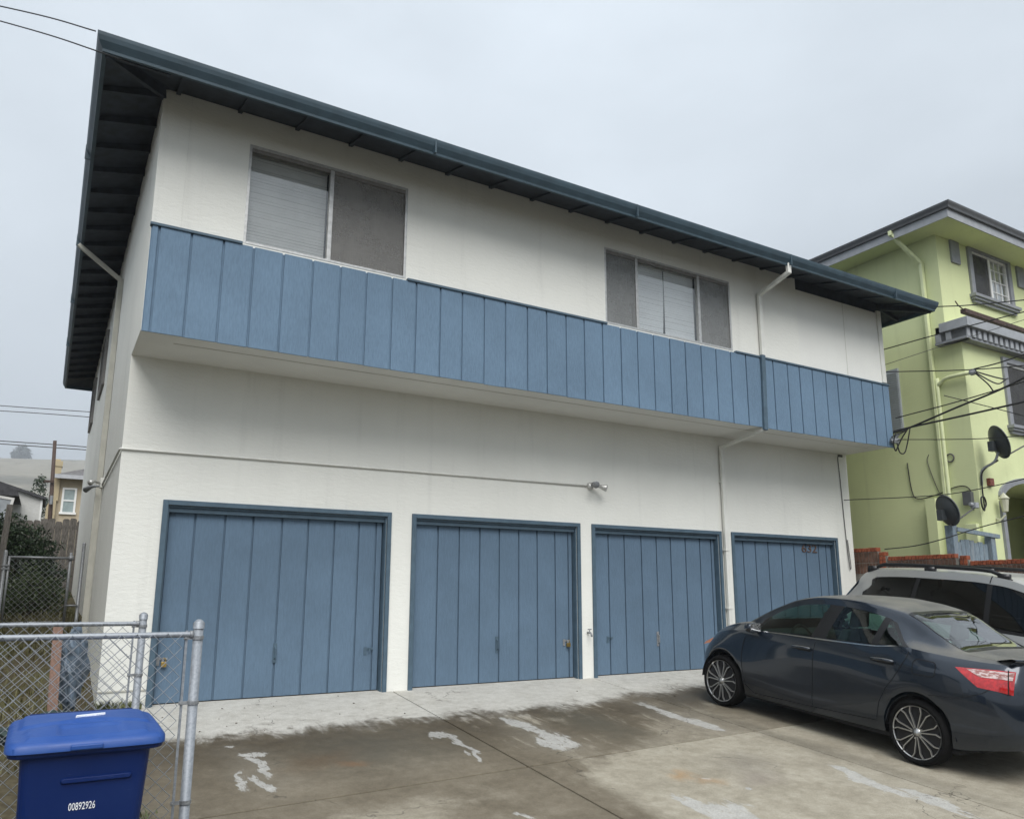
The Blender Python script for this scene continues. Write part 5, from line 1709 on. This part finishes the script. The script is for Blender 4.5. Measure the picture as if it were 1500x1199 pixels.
M_RED = m_lens("red_lamp_lens", (.50, .008, .010), (.36, .004, .006), (30, 30, 30))
M_CLEAR = m_lens("clear_lamp_lens", (.62, .50, .48), (.30, .12, .10), (40, 18, 60))
M_AMBER = m_lens("amber_lens", (.55, .22, .10), (.45, .16, .06), (30, 30, 30))

def make_wheel(root, cx, cy, r, rimr, wide, spokes=7):
    s = -1 if cx < 0 else 1
    hub = MB().lathe([(.03, s * -.02), (rimr * .96, s * -.03), (rimr * .98, s * -.16), (.03, s * -.17)], 28, (cx, cy, r), 'x').build("wheel", M_ALLOY_D, root, smooth=False)
    prof = []
    for a in range(0, 13):
        an = math.pi * a / 12
        prof.append((r - (r - rimr) * .5 + (r - rimr) * .5 * math.sin(an) ** .35 * (1 if 0 < a < 12 else 0), s * (-wide / 2 + wide / 2 * math.cos(an)) + s * .0))
    prof = [(rimr, s * -.012), (rimr + .012, s * .004), (rimr + (r - rimr) * .55, s * .008), (r - .016, s * -.006), (r - .004, s * -.022), (r, s * -.05), (r, s * -wide + s * .05), (r - .012, s * -wide + s * .012), (rimr, s * -wide)]
    MB().lathe(prof, 40, (cx, cy, r), 'x', closed=True).build("tyre", M_RUBBER, hub, smooth=True)
    rim = MB()
    rim.lathe([(rimr - .008, s * -.010), (rimr - .001, s * -.004), (rimr + .003, s * -.012), (rimr - .004, s * -.03)], 48, (cx, cy, r), 'x', closed=True)
    def pt(rad, ang, dx):
        return Vector((cx + s * dx, cy + rad * math.cos(ang), r + rad * math.sin(ang)))
    for k in range(spokes):
        a = 2 * math.pi * k / spokes + .17
        g1 = R(180 / spokes)
        for sg in (-1, 1):
            path = [(rimr * .17, sg * .17, -.014), (rimr * .45, sg * .15, -.014), (rimr * .79, sg * .145, -.010), (rimr * .90, sg * .20, -.008), (rimr * .975, sg * .235, -.008)]
            for (p, q) in zip(path[:-1], path[1:]):
                rim.bar(pt(p[0], a + p[1], p[2]), pt(q[0], a + q[1], q[2]), .0095, .020, roll=(1, 0, 0))
    for k in range(5):
        a = 2 * math.pi * k / 5
        rim.tube([pt(.058, a, -.02), pt(.058, a, -.006)], .008, 6)
    o = rim.build("rim", M_ALLOY, hub)
    MB().lathe([(.0, s * .004), (.026, s * .002), (.03, s * -.006), (.045, s * -.012), (.045, s * -.02)], 20, (cx, cy, r), 'x').build("hub_cap", M_ALLOY, hub, smooth=True)
    return hub

def seat(root, x, y, z, w_=.5, name="seat"):
    m = MB()
    loft(m, [[(x + a, y - .28 + b * 0 + .0, z) for a, b in ()]] if False else [ [(x + p[0], y + p[1], z) for p in rrect(0, 0, w_ / 2, .26, .06, 3)], [(x + p[0], y + p[1], z + .16) for p in rrect(0, 0, w_ / 2, .26, .06, 3)] ])
    loft(m, [[(x + p[0], y - .26 - k * .22 + p[1], z + .12 + k * .52) for p in rrect(0, 0, w_ / 2 * (1 - .15 * k), .075 - .02 * k, .04, 3)] for k in (0, .5, 1)])
    loft(m, [[(x + p[0], y - .50 - k * .02 + p[1], z + .67 + k * .17) for p in rrect(0, 0, .13 - .02 * k, .05, .03, 3)] for k in (0, .5, 1)])
    return m.build(name, M_SEAT, root, bevel=.01)

# ---- dark sedan, nose towards the garage doors
car = thing("sedan", "dark slate blue sedan with red tail lamps parked nose-in at the garages", "car", (7.775, -4.59, -.459))
car.rotation_euler = (math.atan(.1), 0, 0)
WB = 2.62
sedan = CarBody(dict(
    mid=1.2, axles=(0.0, WB), arch=.348, rw=.312,
    outline=[(-1.00, 0), (-.995, .30), (-.975, .58), (-.90, .80), (-.76, .905), (-.55, .955), (-.25, .985), (.3, 1.0), (1.3, 1.0), (2.2, .995), (2.75, .955), (3.0, .875), (3.14, .74), (3.225, .52), (3.255, .26), (3.26, 0)],
    k=(.985, .995, 1.0, .985, .962),
    h=[[(-1.0, .36), (-.7, .30), (-.36, .24), (.4, .235), (2.2, .215), (2.97, .20), (3.26, .22)],
       [(-1.0, .46), (-.4, .42), (.5, .39), (2.2, .38), (3.26, .36)],
       [(-1.0, .63), (-.5, .64), (.5, .62), (2.2, .60), (3.0, .54), (3.26, .50)],
       [(-1.0, .86), (-.4, .90), (.5, .885), (2.2, .83), (2.8, .76), (3.1, .66), (3.26, .60)],
       [(-1.0, 1.075), (-.6, 1.075), (-.2, 1.085), (.10, 1.105), (.5, 1.055), (1.2, 1.025), (2.1, 1.0), (2.5, .965), (2.9, .88), (3.12, .775), (3.26, .70)],
       [(-1.0, 1.10), (-.6, 1.105), (-.38, 1.115), (-.1, 1.155), (.10, 1.21), (.25, 1.30), (.42, 1.37), (.73, 1.42), (1.08, 1.435), (1.45, 1.405), (1.75, 1.325), (2.06, 1.165), (2.28, 1.055), (2.5, 1.02), (2.85, .935), (3.1, .83), (3.26, .74)],
       [(-1.0, 1.11), (-.6, 1.115), (-.40, 1.13), (-.1, 1.255), (.14, 1.385), (.33, 1.445), (.6, 1.485), (.92, 1.505), (1.28, 1.495), (1.6, 1.44), (1.95, 1.30), (2.22, 1.155), (2.36, 1.085), (2.55, 1.05), (2.85, .965), (3.1, .855), (3.26, .76)],
       [(-1.0, 1.12), (-.6, 1.125), (-.42, 1.135), (-.1, 1.275), (.14, 1.405), (.33, 1.462), (.6, 1.502), (.92, 1.523), (1.28, 1.512), (1.6, 1.455), (1.95, 1.315), (2.22, 1.165), (2.38, 1.09), (2.55, 1.06), (2.85, .985), (3.1, .87), (3.26, .77)],
       [(-1.0, 1.125), (-.6, 1.13), (-.44, 1.14), (-.1, 1.285), (.14, 1.415), (.33, 1.470), (.6, 1.512), (.92, 1.530), (1.28, 1.518), (1.6, 1.46), (1.95, 1.32), (2.22, 1.17), (2.40, 1.095), (2.55, 1.065), (2.85, .99), (3.1, .875), (3.26, .775)]],
    w=[[(-1.0, .80), (0, .82), (1.3, .835), (3.26, .80)],
       [(-1.0, .86), (0, .868), (1.3, .862), (2.6, .868), (3.26, .85)],
       [(-1.0, .87), (0, .893), (1.3, .868), (2.6, .892), (3.26, .87)],
       [(-1.0, .85), (0, .882), (1.3, .878), (2.6, .875), (3.26, .84)],
       [(-1.0, .75), (-.4, .78), (0, .80), (1.3, .835), (2.2, .83), (2.6, .80), (3.26, .74)]],
    f=[[(-1.0, .93), (-.4, .88), (.1, .80), (.5, .775), (1.3, .765), (1.75, .79), (2.1, .86), (2.3, .92), (3.26, .90)],
       [(-1.0, .80), (-.45, .74), (.1, .68), (.5, .675), (1.3, .68), (1.75, .72), (2.1, .80), (2.35, .84), (3.26, .75)],
       [(-1.0, .45), (.5, .38), (1.3, .38), (3.26, .45)]]))
g_front = (4.07, 4.94, 1.275, 2.17, 1.125, 1.98)
g_rear = (4.07, 4.94, .50, 1.125, .43, .985)
g_quart = (4.07, 4.94, .15, .455, .36, .395)
g_wind = (5.9, 8.2, 1.60, 2.30, 1.60, 2.36)
g_back = (5.95, 8.2, -.36, .20, -.40, .22)
sedan.shell(car, M_PAINT, M_CTRIM, (4.05, 4.95, .10, 2.24, .34, 2.06), [g_front, g_rear, g_quart, g_wind, g_back], None)
for sx in (-1, 1):
    for nm, g_ in (("window", g_front), ("window", g_rear), ("window", g_quart)):
        o = sedan.patch(sx, [(g_[2], g_[0] + .02), (g_[3], g_[0] + .02), (g_[5], g_[1] - .02), (g_[4], g_[1] - .02)], 14, 6, .002, nm, M_CGLASS, car)
    for e_, w_e in (([(.105, 4.04), (.335, 4.94)], .05), ([(2.20, 4.04), (2.03, 4.94)], .05), ([(1.275, 4.06), (1.125, 4.95)], .045), ([(1.125, 4.06), (.985, 4.95)], .045), ([(.50, 4.06), (.43, 4.95)], .04), ([(.455, 4.06), (.395, 4.95)], .04)):
        sedan.strip(sx, e_, w_e, .0035, "window_seal", M_CTRIM, car, byh=False)
    for pts in ([(1.215, 1.0), (1.225, .75), (1.235, .5), (1.24, .30)], [(2.27, .93), (2.28, .70), (2.26, .5), (2.23, .34), (2.12, .265)], [(.07, 1.07), (.095, 1.0), (.22, .80), (.33, .66), (.40, .52), (.43, .36)]):
        sedan.strip(sx, pts, .008, .0015, "door_gap", M_GAP, car)
    sedan.strip(sx, [(2.12, .265), (1.24, .29), (.43, .33)], .008, .0015, "door_gap", M_GAP, car)
    sedan.strip(sx, [(-.13, .70), (-.40, .72), (-.62, .80), (-.74, .88)], .006, .0015, "bumper_seam", M_GAP, car)
    sedan.strip(sx, [(.11, 4.03), (.5, 4.03), (1.2, 4.03), (2.16, 4.03)], .030, .003, "belt_strip", M_CHROME, car, byh=False)
    for (a, b) in ((1.25, 1.49), (.215, .465)):
        hz = .915 if a > 1 else .945
        p, q = sedan.at_h(a, hz, .028), sedan.at_h(b, hz - .01, .028)
        hb = MB().tube([sedan.at_h(a, hz, .004), p * .8 + sedan.at_h(a + .03, hz, .03) * .2, sedan.at_h((a + b) / 2, hz - .003, .036), q, sedan.at_h(b, hz - .01, .004)], [.012, .016, .017, .016, .012], 8)
        if sx < 0: hb.v = [(-v[0], v[1], v[2]) for v in hb.v]
        hh = hb.build("door_handle", M_PAINT, car, smooth=True)
        sedan.patch(sx, [(a + .0, hz - .03), (b - .05, hz - .03), (b - .06, hz + .022), (a + .02, hz + .022)], 6, 3, .0012, "handle_recess", M_GAP, hh, byh=True)
    # tail lamp wrapping the rear corner: red lens with a clear upper wedge
    tl = sedan.patch(sx, [(-.90, .835), (-.60, .855), (-.40, 1.0), (-.93, 1.035)], 14, 8, .006, "tail_lamp", M_RED, car, byh=True)
    sedan.patch(sx, [(-.90, .955), (-.62, .945), (-.50, 1.0), (-.92, 1.022)], 10, 4, .009, "clear_lens", M_CLEAR, tl, byh=True)
    sedan.strip(sx, [(-.86, .83), (-.865, 1.04)], .010, .011, "lamp_gap", M_GAP, tl)
    sedan.patch(sx, [(2.96, .735), (3.10, .70), (3.105, .735), (2.93, .815)], 8, 4, .0025, "headlamp", M_AMBER, car, byh=True)
    mr = MB()
    mc = sedan.at_h(2.10, .99, .10)
    for k, (dy, dz, rr) in enumerate(((-.06, .03, .02), (-.055, .03, .062), (-.02, .032, .075), (.03, .03, .070), (.065, .028, .045), (.075, .028, .012))):
        for a in range(12):
            an = 2 * math.pi * a / 12
            mr.v.append(((mc.x + .005 + math.cos(an) * rr * 1.35) * sx, mc.y + dy, mc.z + dz + math.sin(an) * rr * .92))
    for k in range(5):
        for a in range(12):
            a2 = (a + 1) % 12
            mr.f.append((k * 12 + a, k * 12 + a2, (k + 1) * 12 + a2, (k + 1) * 12 + a))
    mi = mr.build("door_mirror", M_PAINT, car, smooth=True)
    MB().box(min(sx * (mc.x + .09), sx * (mc.x - .08)), max(sx * (mc.x + .09), sx * (mc.x - .08)), mc.y - .064, mc.y - .060, mc.z - .02, mc.z + .085).build("mirror_glass", M_MIRROR, mi, bevel=.001)
    MB().bar((sx * (mc.x - .13), mc.y, mc.z - .015), (sx * (mc.x - .03), mc.y, mc.z), .05, .03).build("mirror_arm", M_CTRIM, mi)
    for cy in (0.0, WB):
        make_wheel(car, sx * .872, cy, .312, .252, .205)
    # dark wheel wells
    ww = MB()
    for cy in (0.0, WB):
        pr = [(sx * .60, cy + .37 * math.cos(a * math.pi / 14), .31 + .37 * math.sin(a * math.pi / 14)) for a in range(15)]
        po = [(sx * .835, p[1] * 1.0, p[2]) for p in pr]
        b0 = len(ww.v)
        ww.v += pr + po
        for k in range(14):
            ww.f.append((b0 + k, b0 + k + 1, b0 + 15 + k + 1, b0 + 15 + k))
        ww.f.append(tuple(b0 + k for k in range(15)))
    w_ = ww.build("wheel_well", M_CBLACK, car)
    # arch lip
    for cy in (0.0, WB):
        pth = []
        for k in range(25):
            l = cy + .3475 * math.cos(math.pi * k / 24)
            p = sedan.P(l, 0)
            pth.append((sx * (p.x - .006), p.y, p.z + .004))
        MB().tube(pth, .010, 6).build("arch_lip", M_PAINT, car, smooth=True)
# fuel door outline on the left rear wing
fd = [(-.0, 1.0), (-.02, 1.015), (-.19, 1.01), (-.215, .99), (-.21, .90), (-.19, .875), (.0, .872), (.022, .895), (.015, .98), (.0, 1.0)]
sedan.strip(-1, fd, .007, .0015, "fuel_door", M_GAP, car)
# glass front and back
for sx in (-1, 1):
    sedan.patch(sx, [(1.60, 5.92), (2.32, 5.92), (2.37, 8.0), (1.60, 8.0)], 12, 8, .002, "windscreen", M_CGLASS, car)
    sedan.patch(sx, [(-.37, 5.97), (.20, 5.97), (.23, 8.0), (-.41, 8.0)], 12, 8, .002, "rear_window", M_CGLASS_R, car)
    sedan.strip(sx, [(-.385, 5.95), (.21, 5.95)], .05, .003, "rear_window_seal", M_CTRIM, car, byh=False)
    for l_ in (-.395, .215):
        sedan.strip(sx, [(l_, 5.95), (l_, 6.5), (l_, 7.2), (l_, 8.0)], .05, .003, "rear_window_seal", M_CTRIM, car, byh=False)
    # boot lid shut line and lip spoiler
    sedan.strip(sx, [(-.47, 5.2), (-.7, 4.9), (-.88, 4.45)], .012, .002, "boot_gap", M_GAP, car, byh=False)
sp = MB()
nS = 12
for k in range(nS + 1):
    x_ = lerp(-.66, .66, k / nS)
    yb_ = -.955 + .13 * (abs(x_) / .66) ** 2.5
    sp.v += [(x_, yb_ + .16, 1.105), (x_, yb_ + .03, 1.140), (x_, yb_ - .012, 1.138), (x_, yb_ - .008, 1.122), (x_, yb_ + .06, 1.07)]
for k in range(nS):
    for j in range(5):
        j2 = (j + 1) % 5
        sp.f.append((k * 5 + j, k * 5 + j2, (k + 1) * 5 + j2, (k + 1) * 5 + j))
sp.build("boot_spoiler", M_PAINT, car, smooth=True)
text("badge", "COROLLA", .062, M_CHROME, car, Matrix.Translation((-.52, -.993, .87)) @ Matrix.Rotation(R(-16), 4, 'Z') @ FACE_Y, .002, 1.5)
MB().box(-.26, .26, -1.0, -.985, .62, .76).build("number_plate", M_WHITE, car)
# underbody, bumper insert, cabin
MB().box(-.76, .76, -.36, 3.0, .18, .22).box(-.60, .60, -.5, 2.9, .22, .5).build("underbody", M_CBLACK, car)
MB().box(-.74, .74, -.3, 2.35, .50, .62).build("cabin_floor", M_CBLACK, car)
MB().box(-.70, .70, -.45, .10, 1.02, 1.06).build("parcel_shelf", m_plain("pale_shelf", (.22, .23, .23), .8, var=.1), car)
MB().box(-.66, .66, 1.85, 2.35, .80, .99).build("dashboard", M_CBLACK, car, bevel=.03)
for x_ in (-.37, .37):
    seat(car, x_, 1.50, .52)
    seat(car, x_, .78, .47)
MB().tube([(-.37 + .18 * math.cos(a * .4), 1.78 + .05 * math.sin(a * .4), .93 + .17 * math.sin(a * .4)) for a in range(17)], .016, 8).build("steering_wheel", M_CBLACK, car, smooth=True)

plush = crumple((7.775 - .46, -4.72, .675), .10, .09, .065, 12, 18)
tag(plush.build("crumpled_bag", m_plain("white_cloth", (.74, .76, .74), .8, var=.06, scale=12), smooth=True), "crumpled white bag lying behind the rear window of the sedan", "bag")

# ---- silver minivan, tail towards the garage doors
van = thing("minivan", "silver minivan with dark glass and black roof rails parked beyond the sedan", "van", (10.58, -2.32, -.232))
van.rotation_euler = (-math.atan(.1), 0, math.pi)
VWB = 3.0
vb = CarBody(dict(
    mid=1.4, axles=(0.0, VWB), arch=.38, rw=.335,
    outline=[(-1.02, 0), (-1.015, .35), (-1.0, .65), (-.93, .87), (-.80, .955), (-.55, .985), (0, 1.0), (1.5, 1.0), (2.9, .99), (3.4, .93), (3.72, .78), (3.88, .55), (3.94, .28), (3.95, 0)],
    k=(.985, 1.0, 1.0, .99, .975),
    h=[[(-1.0, .30), (0, .26), (3, .22), (3.95, .24)],
       [(-1.0, .45), (1.4, .42), (3.95, .40)],
       [(-1.0, .70), (1.4, .68), (3.95, .60)],
       [(-1.0, .98), (1.4, .95), (3.0, .90), (3.95, .74)],
       [(-1.0, 1.12), (0, 1.14), (1.4, 1.12), (2.6, 1.08), (3.2, 1.0), (3.95, .85)],
       [(-1.0, 1.17), (-.80, 1.22), (-.55, 1.38), (-.34, 1.57), (-.14, 1.685), (.5, 1.725), (1.2, 1.735), (1.6, 1.71), (2.1, 1.58), (2.6, 1.34), (3.0, 1.14), (3.4, 1.03), (3.95, .88)],
       [(-1.0, 1.20), (-.84, 1.28), (-.60, 1.52), (-.42, 1.70), (-.2, 1.775), (.5, 1.805), (1.2, 1.81), (1.6, 1.785), (2.1, 1.66), (2.6, 1.42), (3.0, 1.20), (3.4, 1.07), (3.95, .91)],
       [(-1.0, 1.22), (-.86, 1.30), (-.62, 1.55), (-.44, 1.73), (-.2, 1.80), (.5, 1.83), (1.2, 1.835), (1.6, 1.81), (2.1, 1.68), (2.6, 1.44), (3.0, 1.22), (3.4, 1.09), (3.95, .93)],
       [(-1.0, 1.23), (-.86, 1.31), (-.62, 1.56), (-.44, 1.74), (-.2, 1.805), (.5, 1.835), (1.2, 1.84), (1.6, 1.815), (2.1, 1.69), (2.6, 1.45), (3.0, 1.23), (3.4, 1.10), (3.95, .94)]],
    w=[[(-1.0, .90), (1.4, .92), (3.95, .88)],
       [(-1.0, .97), (1.4, .985), (3.95, .95)],
       [(-1.0, .98), (1.4, .992), (3.95, .96)],
       [(-1.0, .96), (1.4, .978), (3.95, .93)],
       [(-1.0, .92), (1.4, .935), (3.95, .84)]],
    f=[[(-1.0, .93), (-.4, .88), (.5, .86), (1.6, .86), (2.4, .90), (3.95, .92)],
       [(-1.0, .80), (-.4, .79), (.5, .785), (1.6, .79), (2.4, .82), (3.95, .80)],
       [(-1.0, .45), (.5, .42), (3.95, .45)]]))
v_q = (4.07, 4.94, -.66, .36, -.13, .46)
v_s = (4.07, 4.94, .42, 1.43, .52, 1.44)
v_f = (4.07, 4.94, 1.50, 2.78, 1.51, 2.0)
v_w = (5.95, 8.2, 2.0, 3.0, 2.0, 3.05)
v_b = (5.5, 8.2, -.86, -.46, -.88, -.48)
vb.shell(van, M_SILVER, M_CTRIM, (4.03, 4.96, -.74, 2.86, -.16, 2.06), [v_q, v_s, v_f, v_w], None)
for sx in (-1, 1):
    for g_ in (v_q, v_s, v_f):
        vb.patch(sx, [(g_[2], g_[0] + .02), (g_[3], g_[0] + .02), (g_[5], g_[1] - .02), (g_[4], g_[1] - .02)], 14, 6, .003, "window", M_PRIVACY, van)
    vb.patch(sx, [(2.0, 5.97), (3.0, 5.97), (3.05, 8.0), (2.0, 8.0)], 12, 8, .002, "windscreen", M_PRIVACY, van)
    vb.patch(sx, [(-.86, 5.5), (-.50, 5.5), (-.52, 8.0), (-.88, 8.0)], 8, 8, .003, "rear_window", M_PRIVACY, van)
    for l in (.46, 1.47):
        vb.strip(sx, [(l, 4.96), (l + .02, 5.4), (l - .10 * (l < 1), 6.0)], .014, .002, "door_gap", M_GAP if l > 1 else M_SILVER, van, byh=False)
        vb.strip(sx, [(l, 1.08), (l, .7), (l, .36)], .008, .002, "door_gap", M_GAP, van)
    # roof rails on three feet
    rl = MB()
    pth = []
    for k in range(25):
        l = lerp(-.36, 1.72, k / 24)
        p = vb.P(l, 5.95)
        lift = .065 * min(1, min(k, 24 - k) / 3.0)
        pth.append((sx * p.x, p.y, p.z + lift))
    rl.tube(pth, [.012 + .014 * min(1, min(k, 24 - k) / 2.0) for k in range(25)], 8)
    for l in (-.28, .62, 1.62):
        p = vb.P(l, 5.95)
        rl.box(sx * p.x - .03, sx * p.x + .03, p.y - .07, p.y + .07, p.z - .02, p.z + .06)
    rl.build("roof_rail", M_CTRIM, van, smooth=True)
    for cy in (0.0, VWB):
        make_wheel(van, sx * .965, cy, .335, .24, .22, 7)
MB().box(-.86, .86, -.85, 3.7, .2, .26).build("underbody", M_CBLACK, van)
MB().box(-.8, .8, -.6, 2.6, .50, 1.0).build("cabin_interior", M_CBLACK, van)

# ------------------------------------------------------------------ damp hazy air
hz_ = MB().box(-1500, 1500, -430, 2500, -3.0, 152.0)
t = NT("thin_fog")
pv = t.n("VolumePrincipled", {'Color': (.86, .90, .95, 1), 'Density': .00085, 'Anisotropy': .2})
t.t.links.new(pv.outputs[0], t.out.inputs['Volume'])
tag(hz_.build("haze", t.m), kind='stuff')
